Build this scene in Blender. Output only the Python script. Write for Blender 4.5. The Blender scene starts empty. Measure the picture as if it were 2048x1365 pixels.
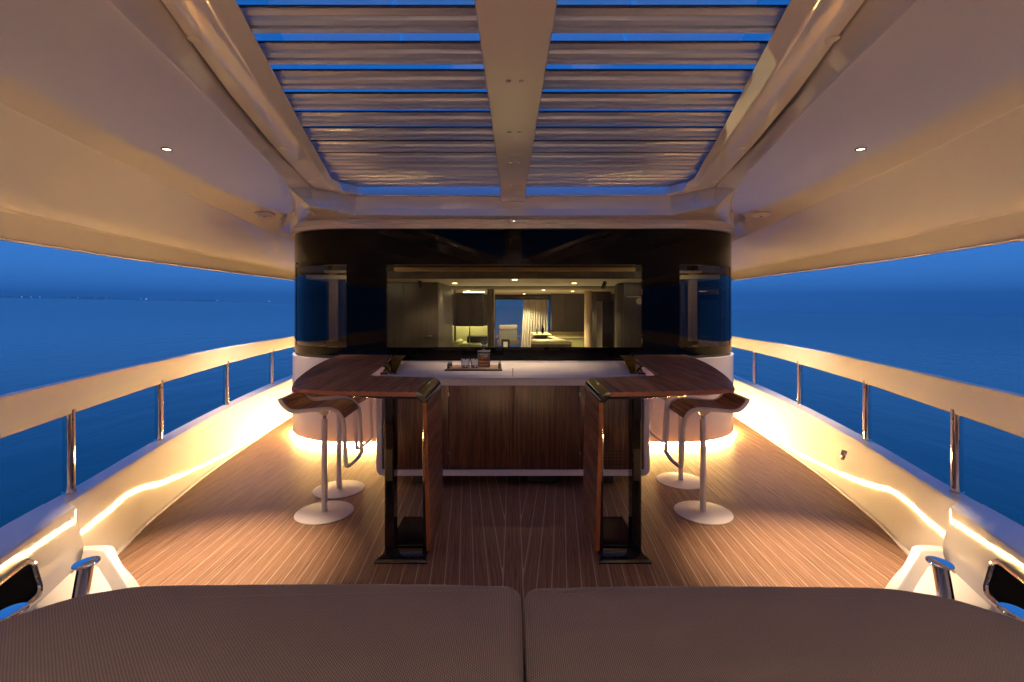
import bpy, bmesh, math, random
import numpy as np
from mathutils import Vector, Matrix
random.seed(7)
R = math.radians
scn = bpy.context.scene
COL = scn.collection

# ------------------------------------------------------------------ camera, sky, exposure
cd = bpy.data.cameras.new('camera')
cam = bpy.data.objects.new('camera', cd)
COL.objects.link(cam)
cam.location = (0, 0, 1.55)
cam.rotation_euler = (R(90), 0, 0)
cd.sensor_width = 36
cd.lens = 17.05
cd.shift_x = -0.001
cd.shift_y = -0.0339
cd.clip_start = 0.05
cd.clip_end = 60000
scn.camera = cam

world = bpy.data.worlds.new('World')
scn.world = world
world.use_nodes = True
wn = world.node_tree
wn.nodes.clear()
wo = wn.nodes.new('ShaderNodeOutputWorld')
wb = wn.nodes.new('ShaderNodeBackground')
tc = wn.nodes.new('ShaderNodeTexCoord')
sx = wn.nodes.new('ShaderNodeSeparateXYZ')
mr = wn.nodes.new('ShaderNodeMapRange')
mr.inputs['From Min'].default_value = -0.1
mr.inputs['From Max'].default_value = 1.0
wr = wn.nodes.new('ShaderNodeValToRGB')
e = wr.color_ramp.elements
e[0].position = 0.0
e[0].color = (0.020, 0.120, 0.420, 1)
e[1].position = 1.0
e[1].color = (0.014, 0.110, 0.420, 1)
for p, c in ((0.085, (0.041, 0.163, 0.475, 1)), (0.14, (0.039, 0.165, 0.490, 1)), (0.20, (0.034, 0.150, 0.470, 1)), (0.32, (0.016, 0.115, 0.430, 1)), (0.6, (0.013, 0.108, 0.420, 1))):
    n = e.new(p)
    n.color = c
wb.inputs['Strength'].default_value = 1.34
wn.links.new(tc.outputs['Generated'], sx.inputs[0])
wn.links.new(sx.outputs['Z'], mr.inputs['Value'])
wn.links.new(mr.outputs[0], wr.inputs[0])
wn.links.new(wr.outputs[0], wb.inputs['Color'])
wn.links.new(wb.outputs[0], wo.inputs['Surface'])

scn.view_settings.view_transform = 'Standard'
scn.view_settings.look = 'None'
scn.view_settings.exposure = 0.25
scn.view_settings.gamma = 1.0
scn.view_settings.use_curve_mapping = False
scn.render.engine = 'CYCLES'
scn.cycles.max_bounces = 10
scn.cycles.diffuse_bounces = 5
scn.cycles.glossy_bounces = 5
scn.cycles.transparent_max_bounces = 16
scn.cycles.sample_clamp_indirect = 6.0
scn.cycles.use_denoising = True
scn.cycles.denoiser = 'OPENIMAGEDENOISE'
scn.cycles.denoising_prefilter = 'ACCURATE'
scn.cycles.caustics_reflective = False
scn.cycles.caustics_refractive = False

WARM = (1.0, 0.71, 0.43)
LEDC = (1.0, 0.60, 0.18)

# ------------------------------------------------------------------ materials
def mat(name, color=(0.5, 0.5, 0.5), rough=0.5, metal=0.0, spec=0.5, coat=0.0, coat_rough=0.03, emit=None, emit_s=0.0):
    m = bpy.data.materials.new(name)
    m.use_nodes = True
    b = m.node_tree.nodes['Principled BSDF']
    b.inputs['Base Color'].default_value = (*color, 1)
    b.inputs['Roughness'].default_value = rough
    b.inputs['Metallic'].default_value = metal
    b.inputs['Specular IOR Level'].default_value = spec
    b.inputs['Coat Weight'].default_value = coat
    b.inputs['Coat Roughness'].default_value = coat_rough
    if emit:
        b.inputs['Emission Color'].default_value = (*emit, 1)
        b.inputs['Emission Strength'].default_value = emit_s
    return m

def N(m, t):
    return m.node_tree.nodes.new(t)

def L(m, a, b):
    m.node_tree.links.new(a, b)

def bsdf(m):
    return m.node_tree.nodes['Principled BSDF']

def add_bump(m, scale, strength, dist=0.01, detail=2.0, coord='Object', vec=(1, 1, 1)):
    t = N(m, 'ShaderNodeTexCoord')
    mp = N(m, 'ShaderNodeMapping')
    mp.inputs['Scale'].default_value = vec
    n = N(m, 'ShaderNodeTexNoise')
    n.inputs['Scale'].default_value = scale
    n.inputs['Detail'].default_value = detail
    b = N(m, 'ShaderNodeBump')
    b.inputs['Strength'].default_value = strength
    b.inputs['Distance'].default_value = dist
    L(m, t.outputs[coord], mp.inputs[0])
    L(m, mp.outputs[0], n.inputs['Vector'])
    L(m, n.outputs['Fac'], b.inputs['Height'])
    L(m, b.outputs[0], bsdf(m).inputs['Normal'])
    return m

def vary(m, c1, c2, scale, detail=3.0, vec=(1, 1, 1), coord='Object', lo=0.3, hi=0.7):
    t = N(m, 'ShaderNodeTexCoord')
    mp = N(m, 'ShaderNodeMapping')
    mp.inputs['Scale'].default_value = vec
    n = N(m, 'ShaderNodeTexNoise')
    n.inputs['Scale'].default_value = scale
    n.inputs['Detail'].default_value = detail
    r = N(m, 'ShaderNodeValToRGB')
    r.color_ramp.elements[0].position = lo
    r.color_ramp.elements[0].color = (*c1, 1)
    r.color_ramp.elements[1].position = hi
    r.color_ramp.elements[1].color = (*c2, 1)
    L(m, t.outputs[coord], mp.inputs[0])
    L(m, mp.outputs[0], n.inputs['Vector'])
    L(m, n.outputs['Fac'], r.inputs[0])
    L(m, r.outputs[0], bsdf(m).inputs['Base Color'])
    return m

def wood(name, dark, mid, light, vec, rough=0.35, coat=0.0, coord='Object', spec=0.5):
    """streaked veneer: two noises stretched along the grain"""
    m = mat(name, mid, rough, spec=spec, coat=coat)
    t = N(m, 'ShaderNodeTexCoord')
    oi = N(m, 'ShaderNodeObjectInfo')
    mp = N(m, 'ShaderNodeMapping')
    mp.inputs['Scale'].default_value = vec
    cmb = N(m, 'ShaderNodeCombineXYZ')
    mul = N(m, 'ShaderNodeMath')
    mul.operation = 'MULTIPLY'
    mul.inputs[1].default_value = 37.0
    L(m, oi.outputs['Random'], mul.inputs[0])
    L(m, mul.outputs[0], cmb.inputs[0])
    L(m, mul.outputs[0], cmb.inputs[1])
    add = N(m, 'ShaderNodeVectorMath')
    add.operation = 'ADD'
    L(m, t.outputs[coord], mp.inputs[0])
    L(m, mp.outputs[0], add.inputs[0])
    L(m, cmb.outputs[0], add.inputs[1])
    n1 = N(m, 'ShaderNodeTexNoise')
    n1.inputs['Scale'].default_value = 1.0
    n1.inputs['Detail'].default_value = 4.0
    n1.inputs['Roughness'].default_value = 0.65
    n2 = N(m, 'ShaderNodeTexNoise')
    n2.inputs['Scale'].default_value = 4.3
    n2.inputs['Detail'].default_value = 2.0
    L(m, add.outputs[0], n1.inputs['Vector'])
    L(m, add.outputs[0], n2.inputs['Vector'])
    mx = N(m, 'ShaderNodeMath')
    mx.operation = 'MULTIPLY_ADD'
    mx.inputs[1].default_value = 0.45
    L(m, n2.outputs['Fac'], mx.inputs[0])
    h = N(m, 'ShaderNodeMath')
    h.operation = 'MULTIPLY'
    h.inputs[1].default_value = 0.55
    L(m, n1.outputs['Fac'], h.inputs[0])
    L(m, h.outputs[0], mx.inputs[2])
    r = N(m, 'ShaderNodeValToRGB')
    el = r.color_ramp.elements
    el[0].position = 0.41
    el[0].color = (*dark, 1)
    el[1].position = 0.59
    el[1].color = (*light, 1)
    k = el.new(0.5)
    k.color = (*mid, 1)
    L(m, mx.outputs[0], r.inputs[0])
    L(m, r.outputs[0], bsdf(m).inputs['Base Color'])
    bp = N(m, 'ShaderNodeBump')
    bp.inputs['Strength'].default_value = 0.12
    bp.inputs['Distance'].default_value = 0.002
    L(m, mx.outputs[0], bp.inputs['Height'])
    L(m, bp.outputs[0], bsdf(m).inputs['Normal'])
    return m

def thin_glass(name, tint, refl=1.0, rough=0.0, ior=1.5):
    m = bpy.data.materials.new(name)
    m.use_nodes = True
    nt = m.node_tree
    nt.nodes.clear()
    o = nt.nodes.new('ShaderNodeOutputMaterial')
    tr = nt.nodes.new('ShaderNodeBsdfTransparent')
    tr.inputs[0].default_value = (*tint, 1)
    gl = nt.nodes.new('ShaderNodeBsdfGlossy')
    gl.inputs['Roughness'].default_value = rough
    gl.inputs['Color'].default_value = (refl, refl, refl, 1)
    fr = nt.nodes.new('ShaderNodeFresnel')
    ge = nt.nodes.new('ShaderNodeNewGeometry')
    im = nt.nodes.new('ShaderNodeMapRange')      # a single sheet: same reflection from either side
    im.inputs['To Min'].default_value = ior
    im.inputs['To Max'].default_value = 1.0 / ior
    nt.links.new(ge.outputs['Backfacing'], im.inputs['Value'])
    nt.links.new(im.outputs[0], fr.inputs[0])
    mx = nt.nodes.new('ShaderNodeMixShader')
    nt.links.new(fr.outputs[0], mx.inputs[0])
    nt.links.new(tr.outputs[0], mx.inputs[1])
    nt.links.new(gl.outputs[0], mx.inputs[2])
    nt.links.new(mx.outputs[0], o.inputs['Surface'])
    return m

M = {}
M['gelcoat'] = add_bump(mat('gelcoat', (0.82, 0.78, 0.75), 0.05, spec=0.6), 1.4, 0.22, 0.012, 2.0)
M['ceiling'] = add_bump(mat('ceiling_gelcoat', (0.90, 0.84, 0.79), 0.010, spec=0.95, coat=0.35, coat_rough=0.008), 0.9, 0.10, 0.02, 3.0)
M['beam'] = mat('beam_paint', (0.80, 0.72, 0.65), 0.22, spec=0.5)
M['slat'] = mat('slat_metal', (0.54, 0.58, 0.69), 0.36, metal=0.45)
M['slat_cap'] = mat('slat_cap', (0.10, 0.11, 0.13), 0.4)
M['caulk'] = mat('caulk', (0.54, 0.41, 0.32), 0.6)
M['deck'] = wood('deck_wood', (0.095, 0.045, 0.022), (0.235, 0.126, 0.068), (0.37, 0.215, 0.130), (185, 1.3, 1), 0.42, coord='UV')
M['walnut'] = wood('walnut_table', (0.075, 0.030, 0.014), (0.25, 0.115, 0.062), (0.44, 0.22, 0.13), (24, 0.9, 24), 0.33)
M['walnut_v'] = wood('walnut_door', (0.018, 0.006, 0.0035), (0.058, 0.022, 0.012), (0.125, 0.055, 0.032), (62, 62, 1.5), 0.30)
M['edge_wood'] = mat('edge_wood', (0.30, 0.10, 0.04), 0.35)
M['lacquer'] = mat('black_lacquer', (0.004, 0.004, 0.004), 0.03, spec=0.5, coat=0.3)
M['black_glass'] = mat('black_glass', (0.002, 0.002, 0.0025), 0.015, spec=0.11)
M['white_metal'] = mat('white_powder', (0.72, 0.66, 0.64), 0.38)
M['white_base'] = add_bump(mat('white_gelcoat', (0.82, 0.77, 0.73), 0.08, spec=0.5), 2.0, 0.08, 0.01)
M['counter'] = vary(mat('counter_stone', (0.66, 0.62, 0.64), 0.42), (0.58, 0.54, 0.56), (0.68, 0.64, 0.66), 3.0)
M['chrome'] = mat('chrome', (0.85, 0.83, 0.80), 0.04, metal=1.0)
M['dark_chrome'] = add_bump(mat('dark_chrome', (0.10, 0.10, 0.105), 0.03, metal=1.0), 7.0, 0.2, 0.02)
M['painted_hollow'] = mat('hollow_black', (0.006, 0.007, 0.010), 1.0, spec=0.0)  # dark of a hollow, put into the colour of a flat plate
M['reflector'] = mat('reflector_paint', (0.74, 0.66, 0.58), 0.45)
M['dark'] = mat('dark_matte', (0.012, 0.011, 0.010), 0.5)
M['painted_gold'] = mat('gold_reflection_metal', (0.75, 0.45, 0.16), 0.08, metal=1.0)  # golden reflection in the black lip, put into the colour
M['lens'] = mat('lamp_lens', (0.9, 0.9, 0.9), 0.4, emit=(1.0, 0.80, 0.55), emit_s=6.0)
M['led'] = mat('led_strip', (0.9, 0.9, 0.9), 0.4, emit=LEDC, emit_s=375.0)
M['lens_in'] = mat('lamp_lens_inside', (0.9, 0.9, 0.9), 0.4, emit=(1.0, 0.85, 0.5), emit_s=9.0)
M['window'] = thin_glass('tinted_window', (0.66, 0.64, 0.50), 0.5)
M['corner_window'] = thin_glass('dark_window', (0.34, 0.32, 0.28), 0.9)
M['roof_glass'] = thin_glass('roof_glass', (0.45, 0.75, 0.80), 0.5)
M['crystal'] = mat('crystal', (0.97, 0.97, 1.0), 0.02)
bsdf(M['crystal']).inputs['Transmission Weight'].default_value = 1.0
bsdf(M['crystal']).inputs['IOR'].default_value = 1.5
M['whisky'] = mat('whisky', (0.80, 0.24, 0.05), 0.02)
bsdf(M['whisky']).inputs['Transmission Weight'].default_value = 0.85
bsdf(M['whisky']).inputs['IOR'].default_value = 1.35

# fabric of the sunpad: fine diagonal rib weave
m = mat('sunpad_fabric', (0.16, 0.12, 0.11), 0.9, spec=0.15)
bsdf(m).inputs['Sheen Weight'].default_value = 0.25
bsdf(m).inputs['Sheen Roughness'].default_value = 0.5
t = N(m, 'ShaderNodeTexCoord')
w1 = N(m, 'ShaderNodeTexWave')
w1.wave_type = 'BANDS'
w1.bands_direction = 'X'
w1.inputs['Scale'].default_value = 56
w1.inputs['Distortion'].default_value = 0.25
w1.inputs['Detail'].default_value = 1.0
w1.inputs['Detail Scale'].default_value = 40
w2 = N(m, 'ShaderNodeTexWave')
w2.bands_direction = 'DIAGONAL'
w2.inputs['Scale'].default_value = 60
w2.inputs['Distortion'].default_value = 0.6
w2.inputs['Detail'].default_value = 1.0
w2.inputs['Detail Scale'].default_value = 30
ns = N(m, 'ShaderNodeTexNoise')
ns.inputs['Scale'].default_value = 260
ns.inputs['Detail'].default_value = 2
mxa = N(m, 'ShaderNodeMath')
mxa.operation = 'MULTIPLY_ADD'
mxa.inputs[1].default_value = 0.7
L(m, t.outputs['Object'], w1.inputs['Vector'])
L(m, t.outputs['Object'], w2.inputs['Vector'])
L(m, t.outputs['Object'], ns.inputs['Vector'])
L(m, w2.outputs['Fac'], mxa.inputs[0])
L(m, w1.outputs['Fac'], mxa.inputs[2])
mxb = N(m, 'ShaderNodeMath')
mxb.operation = 'MULTIPLY_ADD'
mxb.inputs[1].default_value = 0.9
L(m, ns.outputs['Fac'], mxb.inputs[0])
L(m, mxa.outputs[0], mxb.inputs[2])
rr = N(m, 'ShaderNodeValToRGB')
rr.color_ramp.elements[0].position = 0.35
rr.color_ramp.elements[0].color = (0.078, 0.058, 0.055, 1)
rr.color_ramp.elements[1].position = 1.0
rr.color_ramp.elements[1].color = (0.275, 0.215, 0.200, 1)
dv = N(m, 'ShaderNodeMath')
dv.operation = 'MULTIPLY'
dv.inputs[1].default_value = 0.5
L(m, mxb.outputs[0], dv.inputs[0])
L(m, dv.outputs[0], rr.inputs[0])
L(m, rr.outputs[0], bsdf(m).inputs['Base Color'])
bp = N(m, 'ShaderNodeBump')
bp.inputs['Strength'].default_value = 0.5
bp.inputs['Distance'].default_value = 0.002
L(m, mxb.outputs[0], bp.inputs['Height'])
L(m, bp.outputs[0], bsdf(m).inputs['Normal'])
M['fabric'] = m

# sea
m = mat('sea_water', (0.0, 0.13, 0.11), 0.12, spec=0.5)
bsdf(m).inputs['IOR'].default_value = 1.333
t = N(m, 'ShaderNodeTexCoord')
mp = N(m, 'ShaderNodeMapping')
mp.inputs['Scale'].default_value = (0.30, 0.11, 0.3)
n1 = N(m, 'ShaderNodeTexNoise')
n1.inputs['Scale'].default_value = 1.0
n1.inputs['Detail'].default_value = 5
bp = N(m, 'ShaderNodeBump')
bp.inputs['Strength'].default_value = 0.14
bp.inputs['Distance'].default_value = 0.5
L(m, t.outputs['Object'], mp.inputs[0])
L(m, mp.outputs[0], n1.inputs['Vector'])
L(m, n1.outputs['Fac'], bp.inputs['Height'])
L(m, bp.outputs[0], bsdf(m).inputs['Normal'])
M['sea'] = m

# dotted shade screen over the louvres
m = bpy.data.materials.new('dotted_screen')
m.use_nodes = True
nt = m.node_tree
nt.nodes.clear()
o_ = nt.nodes.new('ShaderNodeOutputMaterial')
tl = nt.nodes.new('ShaderNodeBsdfTranslucent')
tl.inputs[0].default_value = (0.95, 0.96, 0.97, 1)
df = nt.nodes.new('ShaderNodeBsdfDiffuse')
df.inputs[0].default_value = (0.75, 0.75, 0.75, 1)
a_ = nt.nodes.new('ShaderNodeMixShader')
a_.inputs[0].default_value = 0.3
tp = nt.nodes.new('ShaderNodeBsdfTransparent')
vo = nt.nodes.new('ShaderNodeTexVoronoi')
vo.inputs['Scale'].default_value = 110
vo.inputs['Randomness'].default_value = 0.0
lt = nt.nodes.new('ShaderNodeMath')
lt.operation = 'LESS_THAN'
lt.inputs[1].default_value = 0.36
b_ = nt.nodes.new('ShaderNodeMixShader')
t = nt.nodes.new('ShaderNodeTexCoord')
nt.links.new(t.outputs['Object'], vo.inputs['Vector'])
nt.links.new(vo.outputs['Distance'], lt.inputs[0])
nt.links.new(tl.outputs[0], a_.inputs[1])
nt.links.new(df.outputs[0], a_.inputs[2])
nt.links.new(lt.outputs[0], b_.inputs[0])
nt.links.new(a_.outputs[0], b_.inputs[1])
nt.links.new(tp.outputs[0], b_.inputs[2])
nt.links.new(b_.outputs[0], o_.inputs['Surface'])
M['screen'] = m

# interior
M['panel'] = vary(mat('panel_veneer', (0.09, 0.07, 0.062), 0.35), (0.068, 0.054, 0.048), (0.10, 0.082, 0.074), 3.0, vec=(9, 9, 0.7))
M['panel_dark'] = mat('panel_dark', (0.05, 0.041, 0.038), 0.35)
M['cream'] = mat('cream_paint', (0.72, 0.66, 0.54), 0.6)
M['olive'] = mat('olive_leather', (0.40, 0.42, 0.20), 0.5)
M['worktop'] = mat('worktop', (0.62, 0.55, 0.30), 0.35)
M['sheer'] = mat('sheer_curtain', (0.80, 0.76, 0.72), 0.9)
M['linen'] = mat('linen', (0.66, 0.60, 0.54), 0.9)
M['rope'] = mat('woven_rope', (0.62, 0.58, 0.38), 0.8)
M['blind'] = vary(mat('woven_blind', (0.50, 0.33, 0.15), 0.7), (0.36, 0.22, 0.10), (0.60, 0.42, 0.20), 60.0, vec=(1, 1, 6))
M['tan'] = mat('tan_paint', (0.55, 0.42, 0.30), 0.5)
M['mirror'] = mat('steel_mirror', (0.55, 0.56, 0.58), 0.05, metal=1.0)
M['teak'] = mat('teak_leg', (0.32, 0.14, 0.06), 0.5)
M['hill'] = mat('hill', (0.03, 0.05, 0.05), 0.9)
M['shore'] = mat('shore_lamp', (0.9, 0.9, 0.9), 0.5, emit=(0.85, 0.93, 1.0), emit_s=1.3)
M['tray'] = mat('tray_wood', (0.05, 0.028, 0.022), 0.4)
M['tray_mat'] = vary(mat('tray_mat', (0.36, 0.22, 0.15), 0.7), (0.28, 0.17, 0.12), (0.42, 0.27, 0.19), 220.0)

# ------------------------------------------------------------------ mesh helpers
def link(name, me, m=None, parent=None, smooth=True, angle=32):
    o = bpy.data.objects.new(name, me)
    COL.objects.link(o)
    if m:
        me.materials.append(M[m] if isinstance(m, str) else m)
    if parent:
        o.parent = parent
    if smooth and len(me.polygons):
        me.polygons.foreach_set('use_smooth', [True] * len(me.polygons))
        me.set_sharp_from_angle(angle=R(angle))
        if m in ('ceiling', 'gelcoat', 'white_base', 'beam', 'lacquer'):
            wn_ = o.modifiers.new('weighted_normal', 'WEIGHTED_NORMAL')   # keeps the big panels flat right up to their eased edges
            wn_.keep_sharp = True
            wn_.weight = 80
    return o

def from_bm(name, bm, m=None, parent=None, smooth=True, angle=32, recalc=True):
    if recalc:
        bmesh.ops.recalc_face_normals(bm, faces=bm.faces)
    me = bpy.data.meshes.new(name)
    bm.to_mesh(me)
    bm.free()
    return link(name, me, m, parent, smooth, angle)

def add_box(bm, x0, x1, y0, y1, z0, z1, bev=0.0, seg=2, mtx=None):
    vs = [bm.verts.new((x, y, z)) for z in (z0, z1) for y in (y0, y1) for x in (x0, x1)]
    fs = [(0, 2, 3, 1), (4, 5, 7, 6), (0, 1, 5, 4), (2, 6, 7, 3), (0, 4, 6, 2), (1, 3, 7, 5)]
    faces = [bm.faces.new([vs[i] for i in f]) for f in fs]
    if mtx is not None:
        bmesh.ops.transform(bm, matrix=mtx, verts=vs)
    if bev > 0:
        es = list({ed for f in faces for ed in f.edges})
        bmesh.ops.bevel(bm, geom=es, offset=bev, segments=seg, affect='EDGES', profile=0.5)

def box(name, x0, x1, y0, y1, z0, z1, m, parent=None, bev=0.0, seg=2):
    bm = bmesh.new()
    add_box(bm, min(x0, x1), max(x0, x1), min(y0, y1), max(y0, y1), min(z0, z1), max(z0, z1), bev, seg)
    return from_bm(name, bm, m, parent)

def add_loft(bm, rows, close_u=False, close_v=False, caps=False):
    vr = [[bm.verts.new(p) for p in r] for r in rows]
    nr, nc = len(vr), len(vr[0])
    for i in range(nr if close_v else nr - 1):
        a, b = vr[i], vr[(i + 1) % nr]
        for j in range(nc if close_u else nc - 1):
            k = (j + 1) % nc
            bm.faces.new((a[j], a[k], b[k], b[j]))
    if caps:
        bm.faces.new(vr[0][::-1])
        bm.faces.new(vr[-1])
    return vr

def loft(name, rows, m, parent=None, close_u=False, close_v=False, caps=False, angle=32, recalc=True):
    bm = bmesh.new()
    add_loft(bm, rows, close_u, close_v, caps)
    return from_bm(name, bm, m, parent, True, angle, recalc)

def add_tube(bm, path, r, seg=10, caps=True, flat=None):
    """round (or elliptic: flat=(rx, ry)) section swept along a path"""
    P = [Vector(p) for p in path]
    rows = []
    up = Vector((0, 0, 1))
    t0 = (P[1] - P[0]).normalized()
    if abs(t0.dot(up)) > 0.95:
        up = Vector((0, 1, 0))
    nrm = (up - t0 * up.dot(t0)).normalized()
    for i, p in enumerate(P):
        tg = (P[min(i + 1, len(P) - 1)] - P[max(i - 1, 0)]).normalized()
        nrm = (nrm - tg * nrm.dot(tg)).normalized()
        bi = tg.cross(nrm)
        rad = r[i] if isinstance(r, (list, tuple)) else r
        rows.append([tuple(p + (nrm * math.cos(a) + bi * math.sin(a)) * rad) for a in [2 * math.pi * k / seg for k in range(seg)]])
    add_loft(bm, rows, close_u=True, caps=caps)

def tube(name, path, r, m, parent=None, seg=12, caps=True):
    bm = bmesh.new()
    add_tube(bm, path, r, seg, caps)
    return from_bm(name, bm, m, parent)

def add_lathe(bm, prof, c=(0, 0, 0), seg=24, axis='Z', caps=True, sq=None):
    rows = []
    for rad, h in prof:
        row = []
        for k in range(seg):
            a = 2 * math.pi * k / seg
            x, y = rad * math.cos(a), rad * math.sin(a)
            row.append((c[0] + x, c[1] + y, c[2] + h))
        rows.append(row)
    add_loft(bm, rows, close_u=True, caps=caps)

def lathe(name, prof, m, parent=None, c=(0, 0, 0), seg=24, caps=True):
    bm = bmesh.new()
    add_lathe(bm, prof, c, seg, caps=caps)
    return from_bm(name, bm, m, parent)

def add_prism(bm, poly, z0, z1, bev=0.0, seg=2):
    b = [bm.verts.new((x, y, z0)) for x, y in poly]
    t = [bm.verts.new((x, y, z1)) for x, y in poly]
    n = len(poly)
    fb = bm.faces.new(b[::-1])
    ft = bm.faces.new(t)
    for i in range(n):
        bm.faces.new((b[i], b[(i + 1) % n], t[(i + 1) % n], t[i]))
    if bev > 0:
        bmesh.ops.bevel(bm, geom=list(fb.edges) + list(ft.edges), offset=bev, segments=seg, affect='EDGES', profile=0.5)

def prism(name, poly, z0, z1, m, parent=None, bev=0.0):
    bm = bmesh.new()
    add_prism(bm, poly, z0, z1, bev)
    return from_bm(name, bm, m, parent)

def fn(pts):
    """smooth interpolation x(y) through (y, x) points"""
    ys = np.array([p[0] for p in pts], float)
    xs = np.array([p[1] for p in pts], float)
    d = np.diff(xs) / np.diff(ys)
    tg = np.empty_like(xs)
    tg[0], tg[-1] = d[0], d[-1]
    tg[1:-1] = (d[:-1] + d[1:]) / 2
    def f(y):
        i = int(np.clip(np.searchsorted(ys, y) - 1, 0, len(ys) - 2))
        h = ys[i + 1] - ys[i]
        u = (y - ys[i]) / h
        u = min(max(u, 0.0), 1.0)
        return float((2*u**3 - 3*u**2 + 1)*xs[i] + (u**3 - 2*u**2 + u)*h*tg[i] + (-2*u**3 + 3*u**2)*xs[i+1] + (u**3 - u**2)*h*tg[i+1])
    return f

def crom(pts, n=6):
    P = [Vector(p) for p in pts]
    out = []
    for i in range(len(P) - 1):
        p0, p1, p2, p3 = P[max(i-1, 0)], P[i], P[i+1], P[min(i+2, len(P)-1)]
        for k in range(n):
            u = k / n
            out.append(0.5*((2*p1) + (-p0+p2)*u + (2*p0-5*p1+4*p2-p3)*u*u + (-p0+3*p1-3*p2+p3)*u**3))
    out.append(P[-1])
    return out

def thing(name, label, cat, loc=(0, 0, 0), rz=0, group=None):
    o = bpy.data.objects.new(name, None)
    o.empty_display_size = 0.1
    COL.objects.link(o)
    o.location = loc
    o.rotation_euler = (0, 0, rz)
    tag(o, label, cat, group)
    return o

def tag(o, label, cat, group=None):
    o['label'] = label
    o['category'] = cat
    if group:
        o['group'] = group
    return o

def kind(o, k):
    o['kind'] = k
    return o

def copy_tree(o, parent=None):
    c = o.copy()
    COL.objects.link(c)
    if parent:
        c.parent = parent
    for ch in list(o.children):
        copy_tree(ch, c)
    return c

def spot(name, loc, energy, angle, parent, color=WARM, blend=0.5, radius=0.02, rot=(0, 0, 0)):
    l = bpy.data.lights.new(name, 'SPOT')
    l.energy = energy
    l.color = color
    l.spot_size = R(angle)
    l.spot_blend = blend
    l.shadow_soft_size = radius
    o = bpy.data.objects.new(name, l)
    COL.objects.link(o)
    o.location = loc
    o.rotation_euler = rot
    o.parent = parent
    return o

SIDE = {-1: 'left', 1: 'right'}

# ------------------------------------------------------------------ sea, far coast
TILT = 0.0187            # the yacht heels a degree against the horizon
SEA0 = -5.0
bm = bmesh.new()
S = 15500
vs = [bm.verts.new((x, y, SEA0 - TILT * x)) for x, y in ((-S, -S), (S, -S), (S, S), (-S, S))]
bm.faces.new(vs)
kind(from_bm('sea', bm, 'sea', smooth=False), 'structure')

bm = bmesh.new()
rowb, rowt, rowk = [], [], []
for k in range(60):
    a = R(-58 + 40 * k / 59)
    d = 11500
    x, y = d * math.sin(a), d * math.cos(a)
    h = 42 * (1 - k / 59) ** 0.8 * (0.75 + 0.25 * math.sin(k * 0.55) + 0.15 * math.sin(k * 1.7)) + 2
    z = SEA0 - TILT * x
    rowb.append((x, y, z - 5))
    rowt.append((x * 1.03, y * 1.03, z + h))
    rowk.append((x * 1.15, y * 1.15, z - 5))
add_loft(bm, [rowb, rowt, rowk])
kind(from_bm('hills', bm, 'hill'), 'structure')
bm = bmesh.new()
for k in range(46):
    a = R(-46.5 + 25 * (k + random.random()) / 46)
    d = 11300
    x, y = d * math.sin(a), d * math.cos(a)
    s = random.choice((3, 3, 4, 4, 5, 8))
    z = SEA0 - TILT * x + 6
    add_box(bm, x - s, x + s, y - s, y + s, z, z + 2 * s)
o = from_bm('shore_lights', bm, 'shore', smooth=False)
kind(o, 'stuff')
o['label'] = 'row of tiny white lights along the distant shore'

# ------------------------------------------------------------------ hull lines (x as a function of y, left side)
wall_base = fn([(-2, -1.0), (0, -1.56), (1.5, -2.0), (2.3, -2.25), (2.76, -2.39), (3.05, -2.48), (3.41, -2.60), (3.835, -2.698), (4.283, -2.79), (4.88, -2.89), (5.63, -2.99), (6.9, -3.13), (9, -3.25), (14, -3.32)])
wall_top = fn([(-2, -1.12), (0, -1.70), (1.5, -2.13), (2.3, -2.375), (2.76, -2.51), (3.76, -2.785), (5.24, -3.10), (7.65, -3.42), (9, -3.53), (14, -3.62)])
wall_out = fn([(-2, -1.30), (0, -1.88), (1.5, -2.31), (2.46, -2.60), (2.9, -2.70), (4.04, -3.0), (5.515, -3.30), (7.0, -3.53), (9, -3.70), (14, -3.80)])
CAPZ = 0.43

# ------------------------------------------------------------------ deck with planks
ys = np.linspace(-1.5, 13.5, 40)
bm = bmesh.new()
add_loft(bm, [[(wall_base(y) - 0.02, y, -0.002) for y in ys], [(-(wall_base(y) - 0.02), y, -0.002) for y in ys]])
deck = kind(from_bm('deck', bm, 'caulk', smooth=False), 'structure')

PW = 0.083
GAP = 0.0065
def seam(s, y):
    k = 0.115 * max(0.0, 1 - abs(s) / 2.0)
    return s - k * (y - 2.75)
def plank(i, sgn):
    s0, s1 = -0.055 - i * PW, -0.055 - (i + 1) * PW
    pts_in, pts_out = [], []
    for y in np.concatenate([np.linspace(1.3, 8, 120), np.linspace(8.1, 13.4, 30)]):
        a = min(seam(s0, y) - GAP / 2, -0.055 - GAP / 2)
        b = seam(s1, y) + GAP / 2
        lim = wall_base(y) + 0.004
        a, b = max(a, lim), max(b, lim)
        if a - b > 0.004:
            pts_in.append((a * sgn * -1, y))
            pts_out.append((b * sgn * -1, y))
    if len(pts_in) < 2:
        return
    me = bpy.data.meshes.new('plank')
    n = len(pts_in)
    V, F, UV = [], [], []
    for (a, y), (b, _) in zip(pts_in, pts_out):
        V += [(a, y, 0.0), (b, y, 0.0), (a, y, -0.003), (b, y, -0.003)]
    for k in range(n - 1):
        p, q = 4 * k, 4 * k + 4
        F += [(p, p + 1, q + 1, q), (p + 2, p, q, q + 2), (p + 1, p + 3, q + 3, q + 1)]
    me.from_pydata(V, [], F)
    uv = me.uv_layers.new(name='UVMap')
    for lp in me.loops:
        v = me.vertices[lp.vertex_index].co
        side = lp.vertex_index % 2
        uv.data[lp.index].uv = (side * PW, v.y)
    link('plank', me, 'deck', deck, smooth=False)
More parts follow.
